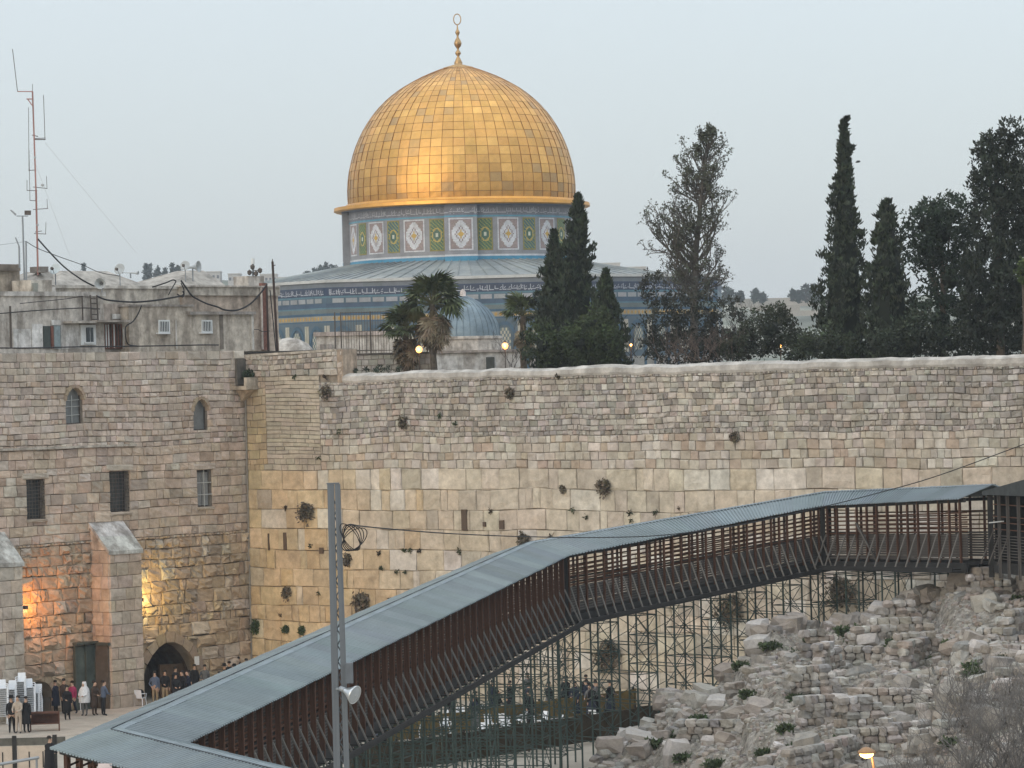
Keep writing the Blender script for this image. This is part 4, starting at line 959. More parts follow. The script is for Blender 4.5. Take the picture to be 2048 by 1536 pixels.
# side frames: posts, boards, splayed struts, floor
POSTN = [16, 52, 31, 14]
for i in range(4):
    for sd_ in (1, -1):
        w0, w1 = offs(i, sd_ * W_W), offs(i + 1, sd_ * W_W); A, B_ = CL[i] + w0, CL[i + 1] + w1
        along = (B_ - A); along.z = 0; along.normalize(); nrm = Vector((along.y, -along.x, 0)) * sd_
        top = lambda t: Vector((L2(A, B_, t).x, L2(A, B_, t).y, CL[i].z + (CL[i + 1].z - CL[i].z) * t - DROP * W_W / W_E - .03))
        bot = lambda t: Vector((L2(A, B_, t).x, L2(A, B_, t).y, CL[i].z + (CL[i + 1].z - CL[i].z) * t - (HB[i] + (HB[i + 1] - HB[i]) * t)))
        n = POSTN[i]
        for k in range(n):
            t = (k + .5) / n; a, b_ = bot(t), top(t); mid = L2(a, b_, .52)
            bar('post', U_BROWN, bridge, a, b_, *((.06, .20) if i == 1 else (.055, .11)), side=along)
            if sd_ == 1:
                bar('strut', U_STRUT, bridge, a + nrm * .78 + Vector((0, 0, .12)), mid + nrm * .1, .04, .06, side=along)
                bar('outrigger', U_DK, bridge, a + Vector((0, 0, .1)), a + nrm * .85 + Vector((0, 0, .1)), .05, .12)
        slat_h = [.50 + k * .105 for k in range(10)] + [1.60 + k * .185 for k in range(5)]
        for h in slat_h:
            f0 = h / 2.95; a, b_ = L2(bot(0), top(0), f0), L2(bot(1), top(1), f0)
            if f0 > .97: continue
            m_ = U_GREY if h < 1.5 else U_BROWN
            bar('slat', m_, bridge, a + nrm * -.10, b_ + nrm * -.10, .025, .085 if h < 1.5 else .06, side=nrm)
        a, b_ = bot(0), bot(1); bar('floor_beam', U_DK, bridge, a + Vector((0, 0, .15)), b_ + Vector((0, 0, .15)), .14, .42, side=nrm)
        if sd_ == 1: bar('edge_beam', U_DK, bridge, a + nrm * .8 + Vector((0, 0, .1)), b_ + nrm * .8 + Vector((0, 0, .1)), .08, .2, side=nrm)
        dz = Vector((0, 0, -.14)); a, b_ = top(0) + dz, top(1) + dz; bar('eave_beam', U_DK, bridge, a, b_, .1, .14, side=nrm)
    b = MB(); f = lambda k, s: Vector((CL[k].x, CL[k].y, CL[k].z - HB[k] + .28)) + offs(k, s * W_W)
    b.quad(f(i, 1), f(i + 1, 1), f(i + 1, -1), f(i, -1)); b.build('deck', M_DKWD, bridge)
# hip end and posts at the vertices
for i in (2, 3):
    for sd_ in (1, -1): bar('corner_post', U_DK, bridge, pt(i, sd_ * W_W * 1.03, -HB[i]), pt(i, sd_ * W_W * 1.03, -DROP), .2, .2)
for a, b_ in (((1712, 1046), (1755, 1125)),): bar('cross_brace', U_GREY, bridge, P(*a, 153.2), P(*b_, 152.6), .08, .1)
# dark gatehouse box at the end of the bridge
gate = thing('bridge_gatehouse', 'dark timber framed gatehouse box closing the right end of the covered bridge', 'gatehouse', loc=P(2020, 1140, 147), w=True)
ga, gb = P(1980, 985, 146.2), P(2140, 950, 138.5); ax = gb - ga; ax.z = 0; axn = ax.normalized(); FG = Frame((ga.x, ga.y, 0), axn, Vector((axn.y, -axn.x, 0)))
Lg = ax.length; zt = ga.z - .1; zb_ = P(1980, 1140, 146.2).z
b = MB(); b.fbox(FG, 0, Lg, zb_ - .1, zb_ + .35, -3, 0); b.build('floor_beam', M_DKWD, gate)
b = MB(); b.fbox(FG, .1, Lg, zb_ + .35, zt, -3.0, -2.9); b.build('back_wall', M_DKWD, gate)
b = MB(); b.fbox(FG, .12, .2, zb_ + .35, zt, -2.88, -.12); b.build('dark_blind', M_DKWD, gate)  # added dark sheet that blocks the view through, so the inside looks dark
for x in (0, .9, 1.8, 2.9, 4.2): bar('post', U_GREY if x else U_DK, gate, FG(x + .05, zb_ - .3, .03), FG(x + .05, zt, .03), .12 if x else .22, .14)
for h in (.5, .62, .74, .86, .98, 1.1, 1.22, 1.34, 1.46): bar('slat', U_GREY, gate, FG(0, zb_ + h, -.08), FG(Lg, zb_ + h, -.08), .03, .085)
for h in (1.72, 2.0, 2.25, 2.75): bar('rail', U_BROWN, gate, FG(0.1, zb_ + h, -.06), FG(Lg, zb_ + h, -.06), .04, .07)
bar('sign_bar', unit_box('pale_bar_box', M_PALEFRAME), gate, FG(.25, zt - 1.15, .15), FG(1.6, zt - 1.05, .15), .05, .1)
b = MB(); b.hexa([FG(-.25, zt, -3.2), FG(Lg, zt + .1, -3.2), FG(Lg, zt + .1, .25), FG(-.25, zt, .25), FG(-.25, zt + .15, -3.2), FG(Lg, zt + 1.25, -3.2), FG(Lg, zt + 1.25, .25), FG(-.25, zt + .15, .25)]); b.build('roof', mat('dark_roof', (.045, .05, .05), .7, var=.2), gate)
for x in (.5, 1.3, 2.2): bar('strut', U_GREY, gate, FG(x - .25, zb_ + .3, .6), FG(x, zb_ + 1.7, .1), .05, .09)
# ------------------------------------------------------------------ scaffold towers under the bridge
M_SCAF = mat('green_scaffold_steel', (.05, .075, .066), .6, metal=.1, var=.3, scale=3); U_SC = unit_bar('scaffold_tube', 6, M_SCAF)
MOUND_LATER = []
def ground_z(x, y): return 0.0
# ================================================================== THE MOUND OF RUINS
def interp(tab, x):
    if x <= tab[0][0]: return tab[0][1]
    for (a, b), (c, d) in zip(tab, tab[1:]):
        if x <= c: return b + (d - b) * (x - a) / (c - a)
    return tab[-1][1]
SIL = [(1040, 1640), (1100, 1580), (1160, 1536), (1230, 1490), (1290, 1455), (1320, 1412), (1440, 1352), (1480, 1300), (1540, 1262), (1640, 1250), (1720, 1226), (1860, 1205), (1900, 1168), (2048, 1160), (2200, 1155)]
YBK = [(1040, 134), (1300, 143), (1650, 151), (1850, 152), (2048, 150), (2200, 149)]
def mound_z(x, y):
    px = 1024 + FPX * x / y; yb = interp(YBK, px); a, b = ray(px, interp(SIL, px)); zb = EYE + b * yb
    if y <= yb:
        d = yb - y; z = zb - .145 * d - .25 * (1 - math.exp(-d / 1.5))
    else:
        d = y - yb; z = zb - (.12 if px > 1840 else .5) * d
    n = noise.noise(Vector((x * .22, y * .22, 1.7))); n2 = noise.noise(Vector((x * .7, y * .7, 4.4)))
    k = min(1, max(0, (px - 1080) / 120))
    st = (z + .7 * n) / 1.15; z2 = (math.floor(st) + min(1, (st - math.floor(st)) * 3.2)) * 1.15    # terraces
    return (z * .3 + z2 * .7 + n2 * .30 + .12 * noise.noise(Vector((x * 2.1, y * 2.1, 8))) - .1) if px > 1150 else z + n2 * .1
M_MOUND = mat('rubble_ground', (.275, .255, .225), .97, var=.45, scale=3.5, bump=.9, bscale=7, col2=(.17, .15, .12), scale2=1.1, var2=.7, spec=.1)
mb = MB(); NX, NY = 260, 240; vs_ = []; px_ = lambda i: 1060 + i * (2200 - 1060) / NX
for j in range(NY + 1):
    y = 98 + j * (166 - 98) / NY
    for i in range(NX + 1):
        x = (px_(i) - 1024) / FPX * y; vs_.append((x, y, max(-.3, mound_z(x, y))))
mb.add(vs_, [(j * (NX + 1) + i, j * (NX + 1) + i + 1, (j + 1) * (NX + 1) + i + 1, (j + 1) * (NX + 1) + i) for j in range(NY) for i in range(NX)])
mound = struct(mb.build('mound', M_MOUND))
M_RUBBLE = mat('rubble_stone', attr=True, rough=.93, var=.22, scale=2.5, bump=.5, bscale=8, col2=(.24, .21, .17), scale2=1.2, var2=.5, spec=.1)
rr = random.Random(11)
def rock_geo(seed, tone=(1, 1, 1), blocky=.6):
    R = random.Random(seed); vs_ = []; idx = {}; fs = []
    for a in range(3):
        for b in range(3):
            for c in range(3):
                if a == b == c == 1: continue
                p = Vector((a - 1, b - 1, c - 1)); q = p.normalized() * 1.15; v = p * blocky + q * (1 - blocky)
                v = Vector(tuple(k + R.uniform(-.16, .16) for k in v)) * .5; idx[(a, b, c)] = len(vs_); vs_.append(v)
    for ax in range(3):
        for s in (0, 2):
            for u in (0, 1):
                for w in (0, 1):
                    q = []
                    for (du, dw) in ((0, 0), (1, 0), (1, 1), (0, 1)):
                        k = [0, 0, 0]; k[ax] = s; k[(ax + 1) % 3] = u + du; k[(ax + 2) % 3] = w + dw; q.append(idx[tuple(k)])
                    fs.append(tuple(q) if s else tuple(q[::-1]))
    return vs_, fs
ROCKS = [rock_geo(s, blocky=.35 + .4 * (s % 3) / 2) for s in range(9)]
TONES = [(.35, .328, .298), (.29, .27, .245), (.315, .28, .245), (.25, .242, .228), (.43, .41, .38), (.30, .255, .22)]
ROCKM = []
for k, (v, f) in enumerate(ROCKS):
    for t in range(3):
        b = MB(); b.add(v, f, jit(TONES[(k + 2 * t) % 6], .08, rr)); o = b.build('rock', M_RUBBLE); ROCKM.append(o.data); bpy.data.objects.remove(o)
def rot(rz, tilt=.2): return Matrix.Rotation(rz, 4, 'Z') @ Matrix.Rotation(rr.uniform(-tilt, tilt), 4, 'X') @ Matrix.Rotation(rr.uniform(-tilt, tilt), 4, 'Y')
spots = []
for _ in range(60):       # stubs of ruined walls: ragged courses of squared stones
    px, py = rr.uniform(1300, 2060), rr.uniform(1240, 1530)
    y = rr.uniform(112, 150); x = (px - 1024) / FPX * y
    if y > interp(YBK, px) - 1.0: continue
    ang = rr.choice((-.35, .1, .5, 1.0)) + rr.uniform(-.2, .2); L = rr.uniform(1.5, 4.5); z0 = mound_z(x, y) - .15; n = rr.randint(2, 5)
    for c in range(n):
        s = rr.uniform(-.3, .2)
        while s < L * (1 - c * .12):
            w = rr.uniform(.25, .6); h = .28
            q = Vector((x + math.cos(ang) * (s + w / 2), y + math.sin(ang) * (s + w / 2), z0 + c * h + h / 2))
            spots.append((w * .35, q, (w * 1.04, .45 * rr.uniform(.8, 1.3), h * 1.08), ang + rr.uniform(-.08, .08), .06)); s += w + .02
for _ in range(7500):
    px = rr.uniform(1100, 2180); y = interp(YBK, px) + .6 - rr.random() ** 1.1 * 46; 
    if y < 100: continue
    x = (px - 1024) / FPX * y; s = min(.85, .10 + rr.paretovariate(2.4) * .12); z = mound_z(x, y)
    if z < .05 or noise.noise(Vector((x * .3, y * .3, 7.7))) < -.12 + rr.uniform(-.15, .15): continue
    spots.append((s * s, Vector((x, y, z + s * .12)), (s * rr.uniform(.8, 1.7), s * rr.uniform(.8, 1.3), s * rr.uniform(.55, .95)), rr.uniform(0, 6.28), .3))
for k in range(60):     # stones crowning the back edge of the mound
    px = rr.uniform(1180, 2100); y = interp(YBK, px) - rr.uniform(-.2, .8); x = (px - 1024) / FPX * y; s = rr.uniform(.35, .95); spots.append((s * s * 1.5, Vector((x, y, mound_z(x, y) + s * .15)), (s * 1.3, s, s * .8), rr.uniform(0, 6.28), .25))
spots.sort(key=lambda s: -s[0]); rest = MB()
for n, (a, p, sc_, rz, tl) in enumerate(spots):
    M_ = Matrix.Translation(p) @ rot(rz, tl) @ Matrix.Diagonal((*sc_, 1)); k = rr.randrange(9)
    if n < 300: inst('stone', ROCKM[rr.randrange(len(ROCKM))], mound, m=M_)
    else: rest.add([M_ @ v for v in ROCKS[k][0]], ROCKS[k][1], jit(TONES[rr.randrange(6)], .12, rr))
rest.build('loose_rubble', M_RUBBLE, mound, kind='stuff')
grit = MB()
for _ in range(14000):      # gravel between the stones
    px = rr.uniform(1140, 2150); y = interp(YBK, px) + .3 - rr.random() * 44; x = (px - 1024) / FPX * y; z = mound_z(x, y)
    if y < 100 or z < .05: continue
    s = rr.uniform(.05, .17); c = Vector((x, y, z + s * .2)); j = lambda: rr.uniform(.55, 1.15) * s * .5
    grit.hexa([c + Vector((-j(), -j(), -j())), c + Vector((j(), -j(), -j())), c + Vector((j(), j(), -j())), c + Vector((-j(), j(), -j())), c + Vector((-j(), -j(), j())), c + Vector((j(), -j(), j())), c + Vector((j(), j(), j())), c + Vector((-j(), j(), j()))], jit(TONES[rr.randrange(6)], .2, rr))
grit.build('gravel', M_RUBBLE, mound, kind='stuff')
# smooth grey standing slabs among the rubble
for (px, y, w, h, ang) in ((1335, 136, 1.3, 1.5, .4), (1600, 128, 1.1, 1.9, -.5), (1640, 128.5, 1.4, 1.6, .3), (1370, 131, 1.6, 1.2, .2), (1745, 122, 2.2, 1.9, .9), (1890, 130, 1.6, 2.4, .2), (1955, 126, 1.5, 1.8, -.3)):
    x = (px - 1024) / FPX * y; M_ = Matrix.Translation((x, y, mound_z(x, y) + h * .12)) @ rot(ang, .12) @ Matrix.Diagonal((w * .8, .7, h * .75, 1)); inst('slab', ROCKM[rr.choice((3, 9, 12, 15, 21))], mound, m=M_)

# ------------------------------------------------------------------ scaffold towers
def floor_z(x, y):
    px = 1024 + FPX * x / y
    return max(0.0, mound_z(x, y) - .1) if px > 1120 else 0.0
def tower(i, t, w=1.15, proto={}):
    c = L2(CL[i], CL[i + 1], t); zt = CL[i].z + (CL[i + 1].z - CL[i].z) * t - (HB[i] + (HB[i + 1] - HB[i]) * t) - .05
    d = CL[i + 1] - CL[i]; d.z = 0; d.normalize(); n_ = Vector((d.y, -d.x, 0))
    tw = thing('scaffold_tower', 'green steel scaffold tower propping the covered bridge', 'scaffold', 'scaffold towers under the bridge', loc=(c.x, c.y, 0), w=True)
    cs = [c + d * (sx_ * w / 2) + n_ * (sy_ * 1.5) for sx_, sy_ in ((-1, 1), (1, 1), (1, -1), (-1, -1))]
    zb0 = [floor_z(q.x, q.y) for q in cs]
    V = lambda q, z: Vector((q.x, q.y, z))
    for q, zb in zip(cs, zb0):
        if zt - zb > .3: bar('standard', U_SC, tw, V(q, zb), V(q, zt), .045)
    lo = min(zb0); z = zt - .25; k = 0
    while z > lo + .4:
        for a, b_ in ((0, 1), (1, 2), (2, 3), (3, 0)):
            if z > max(zb0[a], zb0[b_]): bar('ledger', U_SC, tw, V(cs[a], z), V(cs[b_], z), .022)
        if z - 1.25 > lo:
            for a, b_ in ((0, 1), (2, 3), (1, 2)):
                if z - 1.25 > max(zb0[a], zb0[b_]) - .3:
                    bar('brace', U_SC, tw, V(cs[a], z), V(cs[b_], z - 1.25), .016); bar('brace', U_SC, tw, V(cs[b_], z), V(cs[a], z - 1.25), .016)
        z -= 1.25; k += 1
    b = MB(); b.tube([V(c, zt), V(c, zt + .06)], .5, 4); b.build('head_plate', M_SCAF, tw)
for k in range(8): tower(2, .04 + k * .125)
for t_ in (.04, .12, .20): tower(1, t_)
for t_ in (.15, .5, .85): tower(0, t_)
for k in range(13): tower(1, .28 + k * .058)
for k in range(3): tower(3, .1 + k * .22, .9)

# ================================================================== THE STEEL LATTICE POLE
pb = P(681, 1536, 78); PX, PY = pb.x, pb.y; ptop = P(676, 968, 78).z
pole = thing('lattice_pole', 'grey steel lattice pole standing in front of the covered bridge', 'pole', loc=(PX, PY, 0), w=True)
M_POLE = mat('grey_painted_steel', (.125, .14, .155), .5, metal=.3, var=.12, scale=2); U_POLE = unit_box('steel_section', M_POLE); U_LAC = unit_bar('lacing', 4, M_POLE)
bar('flange', U_POLE, pole, (PX - .10, PY, 0), (PX - .06, PY, ptop), .15, .12, side=(1, 0, 0)); bar('flange', U_POLE, pole, (PX + .20, PY - .02, 0), (PX + .09, PY, ptop), .12, .12, side=(1, 0, 0))
b = MB(); b.box((PX - .15, PY - .07, ptop), (PX + .13, PY + .07, ptop + .03)); b.build('cap_plate', M_POLE, pole)
for k in range(34):
    z = ptop - .35 - k * .36; f = lambda z: .17 - .1 * z / ptop
    bar('lacing_bar', U_LAC, pole, (PX + .0, PY - .03, z), (PX + f(z), PY - .03, z - .18), .014); bar('lacing_bar', U_LAC, pole, (PX + f(z), PY - .03, z - .18), (PX + .0, PY - .03, z - .36), .014)
b = MB(); q = P(686, 1335, 77.9); b.box((q.x + .05, q.y - .1, q.z - .35), (q.x + .22, q.y + .12, q.z + .1)); tag(b.build('junction_box', M_POLE), 'small grey junction box bolted to the lattice pole above the floodlight', 'box')
# round floodlight on the pole
q = P(706, 1388, 77.6); fld = thing('round_floodlight', 'round silver floodlight bracketed to the lattice pole', 'floodlight', loc=q); fld.rotation_euler = Vector((.78, -.52, -.32)).to_track_quat('Z', 'Y').to_euler()
M_SILV = mat('spun_aluminium', (.55, .57, .58), .28, metal=.9, var=.08)
b = MB(); b.lathe([(.05, -.26), (.07, -.2), (.12, -.1), (.19, .0), (.215, .06), (.205, .065), (.17, 0), (.1, -.08)], 20); b.build('reflector', M_SILV, fld, smooth=True)
b = MB(); b.lathe([(.20, .05), (.12, .07), (.01, .075)], 20); b.build('lens', mat('floodlight_lens', (.34, .36, .37), .2, var=.05, spec=.6), fld, smooth=True)
b = MB(); b.lathe([(.01, -.38), (.06, -.37), (.065, -.24), (.01, -.23)], 10); b.build('lamp_housing', M_GALV, fld, smooth=True)
inv = fld.rotation_euler.to_matrix().inverted(); b = MB(); b.tube([(0, 0, -.3), Vector((0, 0, -.3)) + inv @ Vector((-.14, .12, 0))], .03, 6); b.build('bracket', M_GALV, fld)
YL = 77.8
cable([(686, 1075), (690, 1056), (700, 1049), (720, 1052), (780, 1058), (880, 1066), (980, 1071), (1080, 1074), (1200, 1075), (1330, 1070), (1480, 1050), (1640, 1015), (1760, 985), (1880, 950), (2060, 884)], .016, 'long black cable strung from the lattice pole up across the bridge roof', Ys=[YL, YL, YL, 78.5, 82, 88, 93, 97, 101, 105, 108, 110, 111, 112, 113])
b = MB()
for k in range(5):
    c_ = P(700 + k * 2.2, 1074 + k * 1.2, YL - .05 * k); n_ = 26; a = .16 + .02 * k; hh = .30 - .012 * k; tl = .25 * (k - 2)
    b.tube([c_ + Vector((a * math.cos(6.283 * i / n_) + tl * .3 * math.sin(6.283 * i / n_), .03 * math.sin(9 * i), hh * math.sin(6.283 * i / n_))) for i in range(n_ + 1)], .011, 5, cap=False)
tag(b.build('cable_coil', M_CABLE, smooth=True), 'loose coil of black cable hanging on the lattice pole', 'cable coil')
# ------------------------------------------------------------------ street lamp down on the mound
q = P(1733, 1504, 112); sl = thing('street_lamp', 'lit orange street lamp with a dark hood at the foot of the rubble mound', 'street lamp', loc=(q.x, q.y, q.z - 2.2))
foot = min(0.0, mound_z(q.x + .22, q.y) - (q.z - 2.2) - .1)
b = MB(); b.tube([(.22, 0, foot), (.22, 0, 1.7), (.16, 0, 2.1)], [.06, .045, .04], 8); b.build('pole', mat('brown_lamp_post', (.16, .12, .09), .6, var=.2), sl)
b = MB(); b.lathe([(.01, 2.36), (.12, 2.34), (.27, 2.24), (.30, 2.17), (.28, 2.16), (.1, 2.28)], 16); b.build('hood', mat('orange_hood', (.30, .17, .08), .5), sl, smooth=True)
b = MB(); b.lathe([(.24, 2.18), (.2, 2.08), (.1, 2.02), (.01, 2.0)], 14); b.build('bowl', mat('lamp_bowl', (1, .7, .35), .4, emit=(1.0, .56, .18), estr=14), sl, smooth=True)
l = bpy.data.lights.new('street_light', 'POINT'); l.energy = 45; l.color = (1, .5, .16); l.shadow_soft_size = .2; lo = bpy.data.objects.new('street_light', l); COL.objects.link(lo); lo.parent = sl; lo.location = (.05, -.2, 1.9)
# ================================================================== PLANTS
M_LEAF = mat('foliage', attr=True, rough=.75, var=.25, scale=1.2, spec=.2)
M_BARK = mat('bark', (.085, .07, .055), .95, var=.3, scale=4)
rt = random.Random(77)
def rvec(R=rt):
    while True:
        v = Vector((R.uniform(-1, 1), R.uniform(-1, 1), R.uniform(-1, 1)))
        if .05 < v.length < 1: return v.normalized()
def leaf(mb, p, size, up, tone, asp=.45, R=rt):
    d = (rvec(R) + Vector(up)).normalized(); s = d.cross(rvec(R)); 
    if s.length < .05: s = d.orthogonal()
    s = s.normalized() * size * asp * .5; d = d * size * R.uniform(.7, 1.3)
    mb.add([p, p + d * .5 + s, p + d, p + d * .5 - s], ((0, 1, 2, 3),), tone)
def clump(mb, c, r, n, size, up, tone, asp=.45, R=rt, flat=1.0):
    t = jit(tone, .28, R)
    for _ in range(n):
        v = rvec(R) * r * R.random() ** .5; v.z *= flat; leaf(mb, c + v, size, up, jit(t, .15, R), asp, R)
def tree_thing(name, label, cat, px, Y, z0=15.2, group=None):
    a = (px - 1024) / FPX * Y; return thing(name, label, cat, group, loc=(a, Y, z0), w=True)
GZ = 15.2
def cypress(label, pxb, pxt, pyt, hw, Y, n=420, tone=(.032, .041, .027), rag=.25, low=.62, taper=1.0, seed=1, leafn=13, name='cypress_tree', sides=()):
    R = random.Random(seed); t = tree_thing(name, label, 'cypress', pxb, Y); top = P(pxt, pyt, Y); base = P(pxb, 730, Y); base.z = GZ
    ppm = FPX / Y; rmax = hw / ppm; H_ = top.z - GZ; axis = lambda f: base + (top - base) * f
    prof = lambda f: rmax * ((.55 + .45 * min(1, f / .18)) if f < .3 else max(.02, ((1 - f) / .7)) ** (.85 * taper))
    b = MB(); b.tube([axis(0), axis(.5), axis(.97)], [.22, .12, .02], 6); b.build('trunk', M_BARK, t)
    b = MB(); ring = [(max(.02, prof(f) * .62), f) for f in [i / 14 for i in range(15)]]
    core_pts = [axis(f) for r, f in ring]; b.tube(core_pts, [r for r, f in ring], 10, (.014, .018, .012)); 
    for k in range(n):
        f = R.random() ** .8 * 1.0; a = R.uniform(0, 6.283); bul = 1 + rag * noise.noise(Vector((math.cos(a) * 1.4, math.sin(a) * 1.4, f * 9 + seed)))*1.6
        r = prof(f) * bul * R.uniform(.68, 1.0); c = axis(f) + Vector((math.sin(a) * r, -math.cos(a) * r, 0)); cr = max(.10, .32 * (1 - f * .72))
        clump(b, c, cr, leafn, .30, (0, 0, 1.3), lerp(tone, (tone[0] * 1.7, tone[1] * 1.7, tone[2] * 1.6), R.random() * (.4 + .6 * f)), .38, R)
    for (sx0, sy0, sx1, sy1) in sides:
        for k in range(16):
            f = k / 15; c = P(sx0 + (sx1 - sx0) * f, sy0 + (sy1 - sy0) * f, Y); clump(b, c, .22 * (1 - f * .6), 14, .26, (0, 0, 1.0), tone, .4, R)
    b.build('crown', M_LEAF, t); return t
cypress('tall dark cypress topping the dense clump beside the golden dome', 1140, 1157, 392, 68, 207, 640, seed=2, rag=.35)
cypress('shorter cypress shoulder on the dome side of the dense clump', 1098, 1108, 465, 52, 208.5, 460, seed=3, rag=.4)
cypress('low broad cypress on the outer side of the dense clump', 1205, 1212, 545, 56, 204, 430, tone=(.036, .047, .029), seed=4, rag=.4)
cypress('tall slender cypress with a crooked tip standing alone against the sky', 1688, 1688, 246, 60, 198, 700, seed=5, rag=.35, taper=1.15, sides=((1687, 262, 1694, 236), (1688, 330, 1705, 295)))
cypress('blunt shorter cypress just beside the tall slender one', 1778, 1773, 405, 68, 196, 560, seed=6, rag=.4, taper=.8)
def bushy(name, label, cat, px, Y, blobs, n, size=.26, tone=(.035, .05, .028), up=(0, 0, .3), seed=1, trunk=True, core=.3, asp=.5, per=14):
    R = random.Random(seed); t = tree_thing(name, label, cat, px, Y); ppm = FPX / Y
    if trunk:
        bx_, by_ = blobs[0][0], blobs[0][1]; b = MB(); a = P(px, 730, Y); a.z = GZ; tp = P(bx_, by_, Y); b.tube([a, L2(a, tp, .5) + Vector((.15, 0, 0)), tp], [.26, .18, .08], 7); b.build('trunk', M_BARK, t)
        for q in blobs[1:5]:
            b = MB(); b.tube([L2(a, tp, .55), P(q[0], q[1], Y)], [.1, .03], 5); b.build('limb', M_BARK, t)
    b = MB(); tot = sum(q[2] * q[3] for q in blobs)
    for (x, y, rx, ry) in blobs:
        c = P(x, y, Y + R.uniform(-.8, .8)); rx_, ry_ = rx / ppm, ry / ppm
        if core:
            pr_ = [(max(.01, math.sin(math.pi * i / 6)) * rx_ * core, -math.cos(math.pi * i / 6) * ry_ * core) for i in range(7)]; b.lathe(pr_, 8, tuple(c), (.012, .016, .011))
        for k in range(int(n * rx * ry / tot)):
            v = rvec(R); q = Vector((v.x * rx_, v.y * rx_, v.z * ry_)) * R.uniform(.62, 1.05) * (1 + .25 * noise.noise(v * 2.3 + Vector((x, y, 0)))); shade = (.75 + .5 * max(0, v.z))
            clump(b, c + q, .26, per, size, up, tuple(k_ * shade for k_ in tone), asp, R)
    b.build('crown', M_LEAF, t); return t
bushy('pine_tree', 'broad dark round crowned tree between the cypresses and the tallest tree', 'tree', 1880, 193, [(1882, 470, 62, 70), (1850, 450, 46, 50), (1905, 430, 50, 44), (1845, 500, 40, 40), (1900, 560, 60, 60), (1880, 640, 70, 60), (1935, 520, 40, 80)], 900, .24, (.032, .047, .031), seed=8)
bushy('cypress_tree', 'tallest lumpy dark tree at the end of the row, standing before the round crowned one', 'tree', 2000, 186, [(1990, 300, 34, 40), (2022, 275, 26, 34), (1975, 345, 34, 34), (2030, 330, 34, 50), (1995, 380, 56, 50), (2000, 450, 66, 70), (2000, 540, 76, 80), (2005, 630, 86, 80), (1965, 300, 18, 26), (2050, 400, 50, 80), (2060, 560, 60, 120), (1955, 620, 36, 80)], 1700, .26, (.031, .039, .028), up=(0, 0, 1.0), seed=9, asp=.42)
bushy('leafy_shrub', 'lighter green leafy shrub low in front of the dense cypress clump', 'shrub', 1180, 202, [(1165, 690, 60, 42), (1120, 700, 50, 34), (1215, 690, 40, 40), (1085, 690, 34, 46), (1190, 650, 34, 36)], 480, .22, (.046, .062, .027), seed=10, trunk=False)
bushy('evergreen_shrub', 'dark evergreen shrub mass under the bare sparse tree', 'shrub', 1400, 201, [(1330, 650, 50, 60), (1390, 640, 60, 70), (1450, 650, 50, 60), (1370, 700, 90, 34), (1310, 580, 30, 40), (1440, 690, 60, 34)], 560, .22, (.042, .045, .036), seed=12, trunk=False, core=0)
bushy('evergreen_shrub', 'rounded dark shrub between the bare tree and the slender cypress', 'shrub', 1540, 198, [(1540, 660, 60, 46), (1500, 690, 50, 30), (1590, 690, 50, 34), (1555, 640, 36, 30), (1470, 700, 40, 24)], 460, .20, (.038, .045, .029), seed=13, trunk=False)
bushy('evergreen_shrub', 'low dark shrub at the foot of the slender cypress', 'shrub', 1640, 195, [(1640, 690, 40, 36), (1610, 700, 30, 24), (1680, 700, 40, 30)], 220, .2, (.046, .058, .034), seed=14, trunk=False)
bushy('evergreen_shrub', 'dark hedge mass filling the foot of the blunt cypress and tallest tree', 'hedge', 1850, 190, [(1790, 690, 50, 40), (1840, 670, 50, 50), (1900, 690, 60, 44), (1960, 690, 50, 40), (2030, 690, 50, 44)], 520, .22, (.036, .046, .03), seed=15, trunk=False)
bushy('leafy_shrub', 'bright green leafy branch tip beside the tallest tree', 'shrub', 2046, 180, [(2046, 545, 12, 26)], 30, .2, (.07, .10, .035), seed=16, trunk=True)
# twiggy growth: bare shrubs and the sparse tall tree
def branchy(b, p, d, L, r, depth, R, leaves, tone, spread=.7, upb=.25, nsub=(3, 5)):
    pts = [p]; q = p; dd = d.normalized()
    for k in range(3):
        dd = (dd + rvec(R) * .22 + Vector((0, 0, upb * .35))).normalized(); q = q + dd * L / 3; pts.append(q)
    b.tube(pts, [r, r * .8, r * .6, r * .35], 4 if depth < 2 else 5, (.055, .05, .045), cap=False)
    if leaves is not None and depth <= 1 and R.random() < .85:
        clump(leaves, q, .22, 7, .16, (0, 0, .3), tone, .5, R)
    if depth > 0:
        for k in range(R.randint(*nsub)):
            f = R.uniform(.35, 1.0); pp = pts[0] + (pts[-1] - pts[0]) * f; nd = (dd + rvec(R) * spread + Vector((0, 0, upb))).normalized()
            branchy(b, pp, nd, L * R.uniform(.4, .65), r * .55, depth - 1, R, leaves, tone, spread, upb, nsub)
M_TWIG = mat('grey_twigs', (.10, .09, .08), .95, var=.25)
R = random.Random(31); st = tree_thing('sparse_tree', 'tall half bare tree with thin leaves and visible branches behind the wall', 'tree', 1388, 205)
base = P(1388, 730, 205); base.z = GZ; b = MB(); lv = MB()
tp = [base, P(1388, 600, 205), P(1392, 500, 205), P(1402, 400, 205), P(1412, 300, 205), P(1424, 262, 205)]; b.tube(tp, [.26, .22, .17, .12, .06, .015], 8, (.06, .055, .05))
tb = b; wtab = [(255, 12), (300, 36), (340, 56), (400, 64), (440, 55), (480, 80), (530, 112), (560, 100), (640, 80)]
